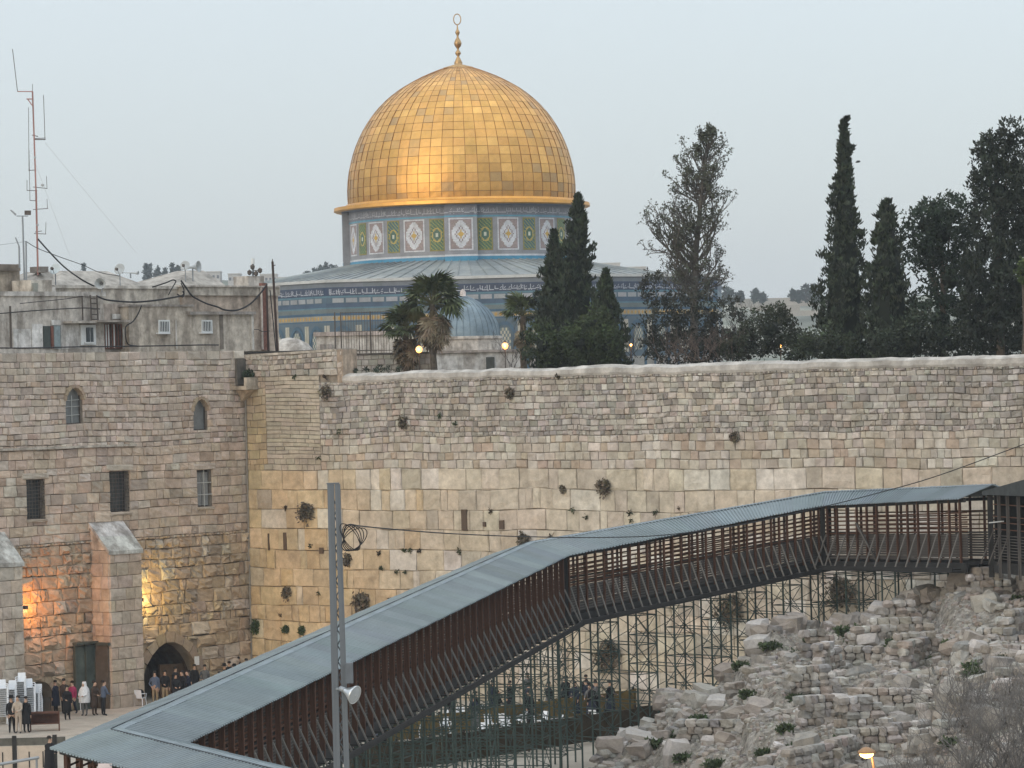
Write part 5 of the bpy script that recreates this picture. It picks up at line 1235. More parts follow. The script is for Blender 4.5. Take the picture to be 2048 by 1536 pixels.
for k in range(112):
    py = 268 + 345 * R.random() ** .8; i = [j for j in range(5) if tp[j + 1].z >= P(1400, py, 205).z >= tp[j].z]; 
    if not i: continue
    j = i[0]; f = (P(1400, py, 205).z - tp[j].z) / max(.01, tp[j + 1].z - tp[j].z); p = L2(tp[j], tp[j + 1], f); a = R.uniform(0, 6.283); Lb = interp(wtab, py) / 34.1 * R.uniform(.45, .95)
    branchy(tb, p, Vector((math.cos(a), math.sin(a), R.uniform(.5, 1.1))), Lb, .05 * (.5 + Lb / 3), 2, R, lv, (.075, .08, .055), .75, .25, (3, 4))
for (px, py, dx) in ((1400, 520, 1.0), (1385, 560, -1.0)): branchy(tb, P(px, py, 205), Vector((dx, 0, .9)), 2.6, .09, 3, R, lv, (.075, .08, .055), .6, .35, (3, 4))
tb.build('trunk', M_TWIG, st); lv.build('crown', M_LEAF, st)
def twig_shrub(label, px, py, Y, n, L, z0=None, seed=1, name='bare_shrub', leaves=None, cat='shrub', depth=2, tone=(.12, .1, .085), w=1.0):
    R = random.Random(seed); p = P(px, py, Y)
    if z0 is not None: p.z = z0
    t = thing(name, label, cat, loc=p, w=True); b = MB(); lv = MB()
    for k in range(n):
        a = R.uniform(0, 6.283); q = p + Vector((R.uniform(-w, w), R.uniform(-.5, .5), 0))
        branchy(b, q, Vector((math.cos(a) * .7, math.sin(a) * .7, R.uniform(.5, 1.4))), L * R.uniform(.6, 1.1), .022, depth, R, lv if leaves else None, leaves or (.1, .1, .1), .8, .15, (3, 4))
    b.c = [tone] * len(b.c); b.build('twigs', mat('twig_wood', attr=True, rough=.95, var=.2), t)
    if leaves: lv.build('leaves', M_LEAF, t)
    return t
twig_shrub('greyish leafless shrub tangle left of the sparse tree foot', 1300, 715, 203, 26, 1.7, seed=41, w=1.6, tone=(.07, .06, .055))
twig_shrub('brownish leafless thicket beside the wall coping under the sparse tree', 1410, 722, 198, 34, 1.5, seed=42, w=2.6, tone=(.13, .10, .085))
twig_shrub('bare crooked shrub leaning beside the domed pavilion lamp', 1035, 738, 214, 9, 1.8, seed=43, w=.6, tone=(.10, .09, .085))
twig_shrub('leafless arching shrub beside the rounded dark shrub', 1490, 690, 204, 20, 2.0, seed=44, w=1.5, tone=(.06, .055, .05))
for k, (px, y, n, L) in enumerate(((1960, 108, 90, 2.3), (1850, 104, 80, 2.0), (2040, 118, 80, 2.6), (1900, 117, 60, 1.9), (1990, 126, 60, 2.0))):
    x = (px - 1024) / FPX * y; lab = ('wide grey leafless bramble thicket on the rubble slope', 'low grey leafless bramble next to the lit street lamp', 'tall grey leafless bramble on the upper rubble slope', 'tangled grey bramble just uphill of the lit street lamp', 'sparse grey bramble high on the rubble near the gatehouse')[k]
    twig_shrub(lab, px, 1500, y, n, L, mound_z(x, y) - .1, seed=50 + k, w=2.0, tone=(.15, .14, .13))
x = (1800 - 1024) / FPX * 121; b = MB(); 
# fan palms
def frond_mesh(seed, tone, L=.75, Rf=.72, dead=False):
    R = random.Random(seed); b = MB(); b.tube([(0, 0, 0), (0, L * .6, .04), (0, L, .0)], [.03, .022, .015], 4, lerp(tone, (.12, .10, .04), .5))
    n = 15
    for k in range(n):
        a = math.radians(-105 + 210 * k / (n - 1)); d = Vector((math.sin(a), math.cos(a), 0)); s = Vector((d.y, -d.x, 0)) * .055; r = Rf * R.uniform(.8, 1.05); dr = -.28 if not dead else -.1
        o = Vector((0, L, 0)); m_ = o + d * r * .6 + Vector((0, 0, dr * .25 + R.uniform(-.03, .03))); e = o + d * r + Vector((0, 0, dr + R.uniform(-.1, .05)))
        b.add([o, m_ + s, e, m_ - s], ((0, 1, 2, 3),), jit(tone, .2, R))
    o = b.build('frond', M_LEAF); me = o.data; bpy.data.objects.remove(o); return me
FR_G = [frond_mesh(k, (.075, .095, .045)) for k in range(3)] + [frond_mesh(9, (.075, .085, .035))]; FR_D = [frond_mesh(20 + k, c, dead=True) for k, c in enumerate(((.20, .155, .10), (.27, .22, .155), (.12, .095, .06)))]
def palm(label, px, pyb, pyc, Y, scale, n, nd, seed):
    R = random.Random(seed); c = P(px, pyc, Y); t = thing('fan_palm', label, 'palm', loc=(c.x, Y, GZ), w=True)
    b = MB(); h = c.z - GZ; b.tube([(c.x + .12, Y, GZ), (c.x - .05, Y, GZ + h * .5), (c.x, Y, c.z)], [.24, .2, .17], 9); b.build('trunk', mat('palm_trunk', (.10, .08, .06), .95, var=.35, scale=6, bump=.5, bscale=14), t)
    for k in range(n + nd):
        dead = k >= n; az = R.uniform(0, 6.283); el = R.uniform(-.25, 1.35) if not dead else R.uniform(-1.5, -.75)
        zoff = 0 if not dead else -R.uniform(.1, 1.3)
        M_ = Matrix.Translation((c.x, Y, c.z + zoff)) @ Matrix.Rotation(az, 4, 'Z') @ Matrix.Rotation(el, 4, 'X') @ Matrix.Rotation(R.uniform(-.5, .5), 4, 'Y') @ Matrix.Scale(scale * R.uniform(.85, 1.15) * (.8 if dead else 1), 4)
        inst('dead_frond' if dead else 'frond', (R.choice(FR_D) if dead else R.choice(FR_G)), t, m=M_)
    return t
palm('tall fan palm with a brown skirt of dead fronds before the tiled shrine', 865, 735, 608, 210, 1.5, 42, 100, 3)
palm('shorter fan palm crowding the left side of the taller palm', 812, 735, 656, 213, 1.2, 38, 50, 4)
palm('small fan palm peeping out beside the dense cypress clump', 1046, 735, 632, 211, 1.1, 26, 22, 5)
# caper bushes hanging from the wall joints
def caper(px, py, rpx, label, green=False, seed=0, hang=1.0, F_=WW):
    R = random.Random(seed + 300); s, z = F_.at(px, py); p = F_(s, z, .05); r = rpx / (FPX / p.y)
    t = thing('caper_bush', label, 'wall plant', loc=p, w=True); b = MB(); lv = MB(); tone = (.065, .09, .04) if green else (.15, .125, .09)
    for k in range(int(20 + 26 * r)):
        a = R.uniform(0, 6.283); d = F_.d * math.cos(a) + F_.n * R.uniform(.2, 1.0) + Vector((0, 0, math.sin(a) * .8 + .25)); q = p + d.normalized() * r * R.uniform(.3, 1.1); q2 = q + Vector((0, 0, -r * R.uniform(.2, .9) * hang))
        b.tube([p, L2(p, q, .6), q, q2], [.012, .01, .008, .005], 3, (.09, .075, .06), cap=False)
        for f in (.5, .8, 1.0): clump(lv, L2(p, q, f) + Vector((0, 0, -r * .2 * hang * f)), r * .22, 4, .13 + .1 * r, (0, 0, 0), tone, .6, R)
        clump(lv, q2, r * .22, 4, .13 + .1 * r, (0, 0, -.3), tone, .6, R)
    b.build('stems', M_TWIG, t); lv.build('leaves', M_LEAF, t)
CAP = [(617, 1020, 21, 'round brown caper bush hanging on the warm blocks left of the lattice pole', 0), (1213, 968, 17, 'dark round caper bush on the upper blocks above the bridge roof', 0), (1053, 1078, 16, 'pointed dark caper bush just above the bridge roof bend', 0), (727, 1200, 22, 'large drooping brown caper bush right of the lattice pole', 0), (577, 1183, 12, 'small brown caper tuft low on the warm blocks', 0),
       (655, 780, 12, 'brown caper tuft under the corner parapet', 0), (810, 845, 11, 'grey caper tuft among the small rubble stones', 0), (1022, 784, 10, 'grey caper tuft just under the coping', 0), (1472, 872, 9, 'small caper tuft alone on the grey rubble courses', 0), (515, 1253, 11, 'green tuft growing in a joint beside the hall corner', 1), (575, 1256, 7, 'small green tuft in a low joint near the corner', 1), (606, 1255, 7, 'small green tuft in a low joint left of the pole', 1),
       (1222, 1300, 34, 'big dark caper bush on the wall behind the scaffold', 0), (1465, 1205, 36, 'big dark caper bush behind the scaffold under the bridge bend', 0), (1690, 1170, 36, 'big dark caper bush in the shade under the right part of the bridge', 0), (1128, 978, 6, 'tiny grey tuft on the pale upper blocks', 0), (697, 1115, 12, 'brown caper tuft half hidden by the lattice pole', 0)]
for k, (x, y, r, l, g) in enumerate(CAP): caper(x, y, r, l, bool(g), k)
TUFTS = [(760, 1106), (810, 1104), (822, 1103), (840, 1104), (796, 1144), (811, 1144), (983, 1022), (1146, 1020), (1174, 1033), (783, 1200), (765, 1137), (640, 1188), (563, 1228), (1262, 1022), (1312, 1020), (1360, 1010), (680, 860), (640, 915), (1105, 1075), (920, 1104), (1265, 1040), (573, 1015), (623, 1088), (590, 754), (652, 756), (880, 832), (912, 846), (1118, 754)]
for k, (x, y) in enumerate(TUFTS):
    R = random.Random(k + 900); s, z = WW.at(x, y); p = WW(s, z, .08); b = MB(); clump(b, p, .11, 26, .16, (0, -.3, -.2), (.05, .06, .03) if k % 3 else (.06, .045, .03), .5, R)
    tag(b.build('joint_tuft', M_LEAF), 'tiny tuft of weeds growing from a joint of the great wall', 'wall plant', 'weed tufts in the wall joints')
for k, (px, py, r) in enumerate(((683, 742, 5), (711, 742, 5), (733, 741, 6), (760, 738, 8), (775, 738, 8), (795, 741, 6), (752, 741, 6))):
    R = random.Random(k + 950); p = P(px, py, WW(7.5 + k * .35, 0, -1.2).y); b = MB(); clump(b, p, r / 33, 60, .14, (0, 0, .6), (.04, .05, .035), .5, R)
    tag(b.build('potted_weed', M_LEAF), 'small dark weed on the coping before the low stone wall', 'weed', 'weeds along the coping')
s_ = LB(.1, 17.1, .5); b = MB(); clump(b, s_, .42, 260, .2, (0, 0, .8), (.03, .045, .025), .5, rt, .6); tag(b.build('balcony_plant', M_LEAF), 'dark green plant filling the little corner balcony', 'plant')
# weeds on the mound
WD = [(1540, 1300, 14), (1395, 1440, 12), (1500, 1400, 12), (1720, 1400, 14), (1790, 1300, 12), (1660, 1440, 12), (1570, 1470, 10), (1430, 1530, 14), (1900, 1300, 14), (1340, 1480, 10), (1700, 1276, 24), (1630, 1290, 16), (1600, 1315, 14), (1480, 1340, 10), (1590, 1408, 12), (1850, 1330, 12), (1960, 1355, 26), (1950, 1340, 20), (1600, 1510, 20), (1620, 1408, 10), (1470, 1478, 12), (1860, 1410, 18), (1690, 1490, 12), (1840, 1415, 14), (1760, 1455, 10), (2030, 1150, 14), (2040, 1210, 12), (1310, 1500, 12), (1530, 1520, 12), (2010, 1330, 14), (1445, 1480, 8), (1680, 1300, 10), (1365, 1525, 12), (1900, 1490, 12)]
for k, (px, py, r) in enumerate(WD):
    R = random.Random(k + 700); Y = 150.0
    while Y > 100:
        p = P(px, py, Y)
        if p.z >= mound_z(p.x, p.y) - .02 and Y < interp(YBK, px): break
        Y -= .5
    best = None
    for i in range(120):
        Y = 100 + i * .45; p = P(px, py, Y); d = abs(p.z - mound_z(p.x, p.y))
        if Y < interp(YBK, px) and (best is None or d < best[0]): best = (d, p)
    p = best[1]; p.z = mound_z(p.x, p.y); b = MB(); rr_ = r / (FPX / p.y)
    for j in range(20 + 2 * r): clump(b, p + Vector((R.uniform(-1.2, 1.2) * rr_, R.uniform(-.6, .6) * rr_, .08 + R.uniform(.0, .38) * rr_)), .15, 8, .18, (0, 0, .6), (.062, .084, .038), .5, R)
    tag(b.build('weed_patch', M_LEAF), 'low green weed patch growing among the pale rubble', 'weed', 'weed patches on the mound')
# ================================================================== FAR HILLSIDE
M_HILL = mat('far_hillside', (.13, .14, .105), .95, var=.3, scale=.02, col2=(.27, .25, .20), scale2=.012, var2=.7)
HT_ = [(-200, 562), (280, 560), (420, 556), (560, 562), (690, 560), (900, 556), (1180, 550), (1290, 566), (1460, 592), (1560, 600), (1640, 596), (1800, 590), (2300, 580)]
def hill_z(px, Y):
    a, b = ray(px, interp(HT_, px)); zt = EYE + b * 1450; f = max(0, min(1, (Y - 560) / (1450 - 560))); return -8 + (zt + 8) * f ** 1.15 + 1.2 * noise.noise(Vector((px * .02, Y * .02, 0))) * f
mb = MB(); NX, NY = 200, 24; vs_ = []
for j in range(NY + 1):
    Y = 560 + j * (1800 - 560) / NY
    for i in range(NX + 1):
        px = -2000 + i * 30; vs_.append(((px - 1024) / FPX * Y, Y, hill_z(px, Y) if Y <= 1450 else hill_z(px, 1450) - (Y - 1450) * .05))
mb.add(vs_, [(j * (NX + 1) + i, j * (NX + 1) + i + 1, (j + 1) * (NX + 1) + i + 1, (j + 1) * (NX + 1) + i) for j in range(NY) for i in range(NX)]); struct(mb.build('hillside', M_HILL, smooth=True))
M_FARW = mat('far_pale_walls', attr=True, rough=.9, var=.1, scale=.1)
def far_block(px0, px1, pyt, pyb, Y, tone, label, nw=3, rows=1, steps=()):
    a, b_ = P(px0, pyt, Y), P(px1, pyt, Y); t = thing('far_building', label, 'building', loc=((a.x + b_.x) / 2, Y, P(px0, pyb, Y).z - 3), w=True); zb = P(px0, pyb, Y).z - 3
    b = MB(); b.box((a.x, Y, zb), (b_.x, Y + 9, a.z), tone); b.build('wall', M_FARW, t)
    b = MB(); b.box((a.x - .2, Y - .2, a.z), (b_.x + .2, Y + 9.2, a.z + .4), lerp(tone, (.5, .48, .45), .5)); b.build('parapet', M_FARW, t)
    for r in range(rows):
        for k in range(nw):
            x = a.x + (b_.x - a.x) * (k + .5) / nw; z = a.z - 1.2 - r * 2.6; b = MB(); b.box((x - .45, Y - .06, z - 1.2), (x + .45, Y + .02, z), (.10, .10, .11)); b.build('window', M_FARW, t)
FB_ = [(405, 440, 545, 562, (.42, .40, .38), 'pale far hillside block peeping above the hipped roof', 4), (456, 480, 549, 562, (.44, .42, .40), 'low pale far block behind the camera mast', 3), (520, 553, 550, 570, (.42, .39, .37), 'far pinkish block just behind the timber pole', 4), (553, 600, 556, 575, (.47, .44, .42), 'wide pale far block left of the dark far trees', 6), (596, 650, 560, 578, (.44, .41, .39), 'pale far block under the dark far trees', 6), (160, 195, 556, 566, (.4, .38, .36), 'far block glimpsed above the long house roof', 3),
       (1196, 1240, 528, 560, (.46, .43, .40), 'far stepped building right of the dense cypress clump', 5), (1238, 1292, 536, 560, (.42, .39, .36), 'far stone terrace with arcade next to the stepped building', 7)]
for (a, b_, t_, bo, tone, l, nw) in FB_: far_block(a, b_, t_, bo, 1380, tone, l, nw)
a, b_ = P(1470, 598, 1300), P(1660, 604, 1300); mb = MB(); mb.box((a.x, 1300, b_.z - 1.2), (b_.x, 1303, a.z), (.42, .38, .33)); tag(mb.build('retaining_wall', M_FARW), 'long pale retaining wall across the far hillside', 'wall')
for (px0, px1, py) in ((1500, 1600, 612), (1560, 1650, 622)):
    a, b_ = P(px0, py, 1200), P(px1, py + 3, 1200); mb = MB(); mb.box((a.x, 1200, b_.z - 1.0), (b_.x, 1202, a.z), (.34, .31, .27)); tag(mb.build('terrace_wall', M_FARW), 'low stone terrace wall stepping down the far slope', 'wall', 'far terrace walls')
def far_tree(px, pyt, pyb, hw, label, cone=True, seed=0, Y=1330, group='far hillside trees'):
    R = random.Random(seed + 60); t = thing('far_tree', label, 'tree', group, loc=P(px, pyb, Y), w=True); ppm = FPX / Y; b = MB()
    a, c = P(px, pyb + 4, Y), P(px, pyt, Y); tb_ = MB(); tb_.tube([a, L2(a, c, .8)], [.4, .1], 5); tb_.build('trunk', M_BARK, t)
    for k in range(70):
        f = R.random(); r = hw / ppm * ((1 - f) ** .7 + .08 if cone else math.sqrt(max(.05, 1 - (2 * f - 1) ** 2))); an = R.uniform(0, 6.28); q = L2(a, c, f) + Vector((math.cos(an) * r, math.sin(an) * r, 0)) * R.uniform(.2, 1)
        clump(b, q, .5, 6, 1.0, (0, 0, .7), (.036, .048, .036), .6, R)
    b.build('crown', M_LEAF, t)
for k, (x, yt, hw) in enumerate(((291, 529, 6), (300, 531, 6), (315, 536, 9), (330, 538, 9), (344, 530, 6), (352, 536, 8), (357, 534, 8), (167, 530, 5))): far_tree(x, yt, 562, hw, 'dark pointed conifer on the far hill behind the rooftops', True, k)
for k, (x, yt, hw) in enumerate(((628, 540, 10), (640, 534, 8), (652, 528, 7), (662, 530, 12), (675, 536, 12), (615, 546, 8), (650, 538, 14))): far_tree(x, yt, 562, hw, 'dark tree in the far grove left of the shrine drum', k % 2 == 0, k + 20)
for k, (x, yt, yb, hw) in enumerate(((1510, 580, 600, 8), (1525, 588, 601, 8), (1586, 582, 598, 7), (1598, 584, 600, 8), (1612, 572, 600, 12), (1628, 570, 602, 14), (1640, 578, 604, 12), (1480, 585, 600, 10), (1462, 580, 605, 12), (1450, 575, 605, 14))): far_tree(x, yt, yb, hw, 'dark wind bent tree on the far ridge near the slender cypress', False, k + 40, 1290)
# ================================================================== PEOPLE
M_SKIN = mat('skin', (.42, .27, .19), .6, var=.06, subs=.0)
CL_ = lambda n, c: mat('cloth_' + n, c, .9, var=.15, scale=6)
BLK, NAVY, KHAKI, WHITE_, BLUEJ, GREY_, MAG, BRN, TAN = CL_('black', (.012, .012, .014)), CL_('navy', (.02, .026, .045)), CL_('khaki', (.30, .23, .14)), CL_('white', (.62, .62, .62)), CL_('slate', (.085, .11, .16)), CL_('grey', (.12, .12, .12)), CL_('magenta', (.30, .03, .09)), CL_('brown', (.06, .04, .03)), CL_('tan', (.38, .32, .26))
HAIR = mat('dark_hair', (.02, .015, .012), .8)
def person_mesh(name, pose):
    """one skinned body: pelvis root, spine, neck, head, two arms with hands, two legs with feet"""
    J, E_, Rr = [], [], []
    def v(p, r, par=None):
        J.append(p); Rr.append(r if isinstance(r, tuple) else (r, r))
        if par is not None: E_.append((par, len(J) - 1))
        return len(J) - 1
    sit = pose.get('sit', 0); lean = pose.get('lean', 0.0); hz = .94
    pel = v((0, 0, hz), (.17, .125)); ch = v((0, -lean * .25, hz + .26), (.18, .13), pel); sh = v((0, -lean * .5, hz + .46), (.16, .105), ch)
    nk = v((0, -lean * .58, hz + .56), .055, sh); hd = v((0, -lean * .66 - .01, hz + .66), (.085, .10), nk); ht = v((0, -lean * .7 - .0, hz + .78), (.075, .09), hd)
    v((0, -lean * .7 - .105, hz + .67), .018, hd)
    for s in (-1, 1):
        a1, a2 = pose['arm'][0 if s < 0 else 1]
        shp = v((s * .19, -lean * .5, hz + .44), .068, sh); el = v((s * (.23 + a1[0]), -lean * .5 + a1[1], hz + .16 + a1[2]), .05, shp); wr = v((s * (.22 + a2[0]), -lean * .5 + a2[1], hz - .08 + a2[2]), .034, el)
        d = Vector(J[wr]) - Vector(J[el]); d.normalize(); hp = Vector(J[wr]) + d * .07; h = v(tuple(hp), (.036, .022), wr)
        for q, (ox, ln) in enumerate(((-.028, .075), (-.009, .085), (.010, .08), (.028, .065))):
            k = hp + d * ln * .6 + Vector((0, ox, 0)); f1 = v(tuple(k), .010, h); v(tuple(k + d * ln * .5 + Vector((-s * .012, 0, 0))), .008, f1)
        th = Vector(J[wr]) + d * .03 + Vector((0, -.045, 0)); f1 = v(tuple(th), .011, h); v(tuple(th + d * .045), .009, f1)
        l = pose['leg'][0 if s < 0 else 1]; hip = v((s * .09, 0, hz - .06), .105, pel); kn = v((s * .10, l[0], .50 + l[2]), .072, hip); an = v((s * .105, l[1], .09 + l[3]), .045, kn); v((s * .115, l[1] - .15, .045 + l[3]), (.045, .035), an)
    me = bpy.data.meshes.new(name); me.from_pydata(J, E_, []); o = bpy.data.objects.new(name, me); COL.objects.link(o)
    o.modifiers.new('Skin', 'SKIN'); o.modifiers['Skin'].use_smooth_shade = True
    sub = o.modifiers.new('Sub', 'SUBSURF'); sub.levels = 1; sub.render_levels = 1
    sv_ = me.skin_vertices[0].data
    for i, r in enumerate(Rr): sv_[i].radius = r; sv_[i].use_root = (i == 0)
    bpy.context.view_layer.update(); dg = bpy.context.evaluated_depsgraph_get(); m2 = bpy.data.meshes.new_from_object(o.evaluated_get(dg)); bpy.data.objects.remove(o); m2.name = name
    m2.materials.clear()
    for m_ in (M_SKIN, BLK, BLK, BLK): m2.materials.append(m_)
    wr_z = []
    for p in m2.polygons:
        c = p.center; rad = abs(c.x); k = 1
        if c.z > hz + .565: k = 0
        elif c.z < .1: k = 3
        elif c.z < hz - .02 and rad < .2 and abs(c.y) < .6: k = 2
        for s_, hh in ((-1, 0), (1, 1)):
            a1, a2 = pose['arm'][hh]; w_ = Vector((s_ * (.22 + a2[0]), -lean * .5 + a2[1], hz - .08 + a2[2]))
            if (c - w_).length < .17 and (c - Vector((s_ * (.23 + a1[0]), -lean * .5 + a1[1], hz + .16 + a1[2]))).length > .24: k = 0
        p.material_index = k
    m2.polygons.foreach_set('use_smooth', [True] * len(m2.polygons)); return m2
dn = ((0, 0, 0), (0, -.06, 0)); fw = ((.0, -.10, .03), (-.10, -.30, .20)); bk = ((.02, .05, 0), (.02, -.1, .02)); hip_ = ((.08, .02, .02), (-.06, -.12, .1))
ST = [(0, 0, 0, 0), (0, 0, 0, 0)]; WK = [(-.12, -.2, 0, 0), (.04, .22, 0, .05)]
POSES = [dict(arm=(dn, dn), leg=ST), dict(arm=(fw, fw), leg=ST, lean=.12), dict(arm=(bk, dn), leg=WK), dict(arm=(hip_, dn), leg=ST), dict(arm=(fw, dn), leg=ST, lean=.05)]
PM = [person_mesh('person_body', p) for p in POSES]
def acc(build, mats_):
    b = MB(); build(b); o = b.build('tmp', mats_, smooth=True); me = o.data; bpy.data.objects.remove(o); return me
HAT = acc(lambda b: b.lathe([(.01, 1.84), (.09, 1.84), (.105, 1.79), (.11, 1.73), (.19, 1.715), (.20, 1.72), (.105, 1.735)], 14), BLK)
CAPK = acc(lambda b: b.lathe([(.01, 1.80), (.06, 1.79), (.095, 1.74), (.10, 1.68)], 12), HAIR)
COAT = {k: acc(lambda b: b.lathe([(.19, 1.22), (.195, 1.0), (.21, .75), (.235, .45), (.225, .44)], 12), m_) for k, m_ in (('blk', BLK), ('navy', NAVY), ('brn', BRN), ('grey', GREY_))}
SKIRT = {k: acc(lambda b: b.lathe([(.16, 1.02), (.2, .85), (.24, .4), (.25, .18)], 12), m_) for k, m_ in (('blk', BLK), ('navy', NAVY), ('grey', GREY_), ('tan', TAN))}
SHAWL = acc(lambda b: b.lathe([(.01, 1.80), (.09, 1.78), (.12, 1.68), (.13, 1.55), (.24, 1.42), (.29, 1.2), (.31, .9), (.30, .7)], 14), WHITE_)
rp = random.Random(99)
def person(pos, rz, pose, top, bottom, label, extras=(), scale=1.0, group=None):
    t = thing('person', label, 'person', group, loc=pos, rz=rz); t.scale = (scale,) * 3
    o = inst('body', PM[pose], t)
    for i, m_ in ((1, top), (2, bottom)): o.material_slots[i].link = 'OBJECT'; o.material_slots[i].material = m_
    inst('hair', CAPK, t)
    for e in extras:
        if e == 'hat': inst('hat', HAT, t)
        elif e == 'shawl': inst('shawl', SHAWL, t)
        elif e.startswith('coat'): inst('coat_skirt', COAT[e[5:]], t)
        elif e.startswith('skirt'): inst('skirt', SKIRT[e[6:]], t)
    return t
def gp(px, py): return G(px, py, 0.0)
PP = [((100, 1424), 2.6, 1, BLK, BLK, 'person in a black coat and hat with the back turned among the chair stacks', ('hat', 'coat_blk')), ((112, 1428), -2.0, 0, NAVY, BLK, 'person in a dark navy coat beside the white chair stacks', ('coat_navy',)),
    ((135, 1440), .3, 4, BLK, BLK, 'person in black knee length coat standing on the open paving', ('coat_blk',)), ((146, 1416), -.5, 2, MAG, NAVY, 'person in a magenta and white jacket near the glazed door', ()), ((129, 1414), .8, 0, BRN, BLK, 'person in brown jacket just behind the magenta jacket', ()),
    ((170, 1418), -.4, 1, WHITE_, GREY_, 'person wrapped in a white prayer shawl before the glazed door', ('shawl',)), ((189, 1417), .9, 1, BRN, BRN, 'person in dark brown coat facing the glazed door', ('coat_brn',)), ((207, 1418), 2.2, 1, BLUEJ, BLK, 'person in slate jacket leaning on the buttress', ()),
    ((24, 1466), .2, 0, BLK, BLK, 'person in black suit and hat in front of the chair stacks', ('hat',)), ((38, 1467), -.3, 1, TAN, TAN, 'person in tan clothes beside the black suited one', ()), ((53, 1466), 2.8, 0, BLK, BLK, 'person in long black coat with back turned by the brown bench', ('coat_blk',)),
    ((311, 1410), -.1, 3, BLUEJ, KHAKI, 'person in slate jacket, white shirt and khaki trousers before the arch', ()), ((331, 1409), .3, 4, BLK, KHAKI, 'person in black jacket and khaki trousers before the arch', ()), ((352, 1402), .4, 1, BLK, BLK, 'person in black holding a book before the arch', ('hat', 'coat_blk')), ((366, 1399), -.7, 4, BLK, BLK, 'hatless person in black at the edge of the arch', ('coat_blk',)),
    ((352, 1388), .9, 0, BLK, BLK, 'person in black just inside the arch', ('coat_blk',)), ((379, 1396), -1.2, 1, NAVY, BLK, 'person in navy jacket right of the arch', ()), ((390, 1384), .5, 0, BLK, BLK, 'person in black coat standing under the white notice', ('coat_blk',)), ((411, 1382), .1, 3, GREY_, BLK, 'broad person in dark grey coat against the hall wall', ('coat_grey',))]
for q in PP: person(gp(q[0][0], q[0][1] + (14 if 120 < q[0][0] < 215 and q[0][1] < 1430 else 0) + (12 if 345 < q[0][0] < 415 else 0)), q[1], q[2], q[3], q[4], q[5], q[6], rp.uniform(.96, 1.04))
b = MB(); q = gp(311, 1410)
for k, (px, py) in enumerate(((440, 1378), (450, 1374), (460, 1368), (470, 1366), (478, 1362), (487, 1360), (494, 1356), (503, 1354), (514, 1352))):
    p = gp(px, py + 20 + 10 * (k % 3 == 0)); person(p, rp.uniform(-3, 3), rp.randrange(5), rp.choice((BLK, BLK, NAVY)), BLK, 'dark clothed worshipper in the crowd at the foot of the wall corner', ('hat', 'coat_blk') if k % 2 else ('coat_blk',), rp.uniform(.95, 1.05), 'crowd at the wall corner')
def near(px, py, dist): return gp(px, py)
for k in range(64):
    px = rp.uniform(720, 1310); s, _ = WW.at(px, 1390); d = rp.uniform(.7, 6.0) if k < 26 else rp.uniform(8, 24); p = WW(s, 0, d)
    while 1024 + FPX * p.x / p.y < 730: s += .5; p = WW(s, 0, d)
    person(p, rp.uniform(-3, 3), rp.randrange(5), rp.choice((BLK, NAVY, GREY_, BLK, BLUEJ)), BLK, 'dark clothed woman glimpsed through the scaffold at the foot of the great wall', (rp.choice(('skirt_blk', 'skirt_navy', 'skirt_grey')),), rp.uniform(.92, 1.0), 'worshippers behind the scaffold')
person(gp(100, 1560), 2.7, 1, BLK, BLK, 'person in black half hidden behind the bridge canopy corner', ('coat_blk',), 1.05)
# ------------------------------------------------------------------ white plastic chairs, stacked and loose
M_PLAS = mat('white_plastic', (.74, .77, .80), .45, var=.05)
def chair(label, group, pos, rz):
    t = thing('plastic_chair', label, 'chair', group, loc=pos, rz=rz)
    b = MB(); b.hexa([(-.22, -.22, .42), (.22, -.22, .42), (.2, .2, .4), (-.2, .2, .4), (-.23, -.24, .45), (.23, -.24, .45), (.2, .2, .43), (-.2, .2, .43)]); b.build('seat', M_PLAS, t)
    b = MB()
    b.hexa([(-.2, .19, .42), (.2, .19, .42), (.2, .22, .42), (-.2, .22, .42), (-.19, .30, .86), (.19, .30, .86), (.19, .33, .86), (-.19, .33, .86)]); b.build('backrest', M_PLAS, t)
    for x in (-1, 1):
        for y, yo in ((-.2, -.05), (.19, .06)): b = MB(); b.tube([(x * .2, y, .43), (x * .24, y + yo, 0)], [.025, .02], 5); b.build('leg', M_PLAS, t)
        b = MB(); b.tube([(x * .23, -.2, .44), (x * .26, -.2, .64), (x * .25, .05, .66), (x * .2, .26, .66)], .022, 5); b.build('armrest', M_PLAS, t)
    return t
c0 = None
for k, (px, py, n) in enumerate(((6, 1450, 14), (24, 1447, 13), (43, 1444, 16), (60, 1443, 13), (73, 1441, 10), (14, 1432, 14), (34, 1432, 15), (54, 1430, 15))):
    p = gp(px, py); rz = rp.uniform(-.3, .3)
    for j in range(n):
        q = p + Vector((0, .012 * j, .105 * j)); lab = 'white plastic armchair in the tall stacks beside the brown bench'
        if c0 is None: c0 = chair(lab, 'stacked white chairs', q, rz)
        else: dup(c0, q, rz)
dup(c0, gp(281, 1412), 2.8, 'single white plastic chair holding a black bag left of the arch', 'loose white chair')
p = gp(281, 1412); b = MB(); b.lathe([(.05, .46), (.19, .47), (.22, .6), (.18, .78), (.09, .86), (.01, .87)], 10, tuple(p)); tag(b.build('bag', BLK, smooth=True), 'black bag heaped on the single white chair', 'bag')
dup(c0, gp(160, 1420), 1.0, 'single white plastic chair beside the person in the white shawl', 'loose white chair')
for k in range(34):
    px = rp.uniform(740, 1310); s, _ = WW.at(px, 1430); d = rp.uniform(8, 19); s += d * .35; dup(c0, WW(s, 0, d), rp.uniform(0, 6.28), 'white plastic chair standing on the paving behind the scaffold', 'chairs behind the scaffold')
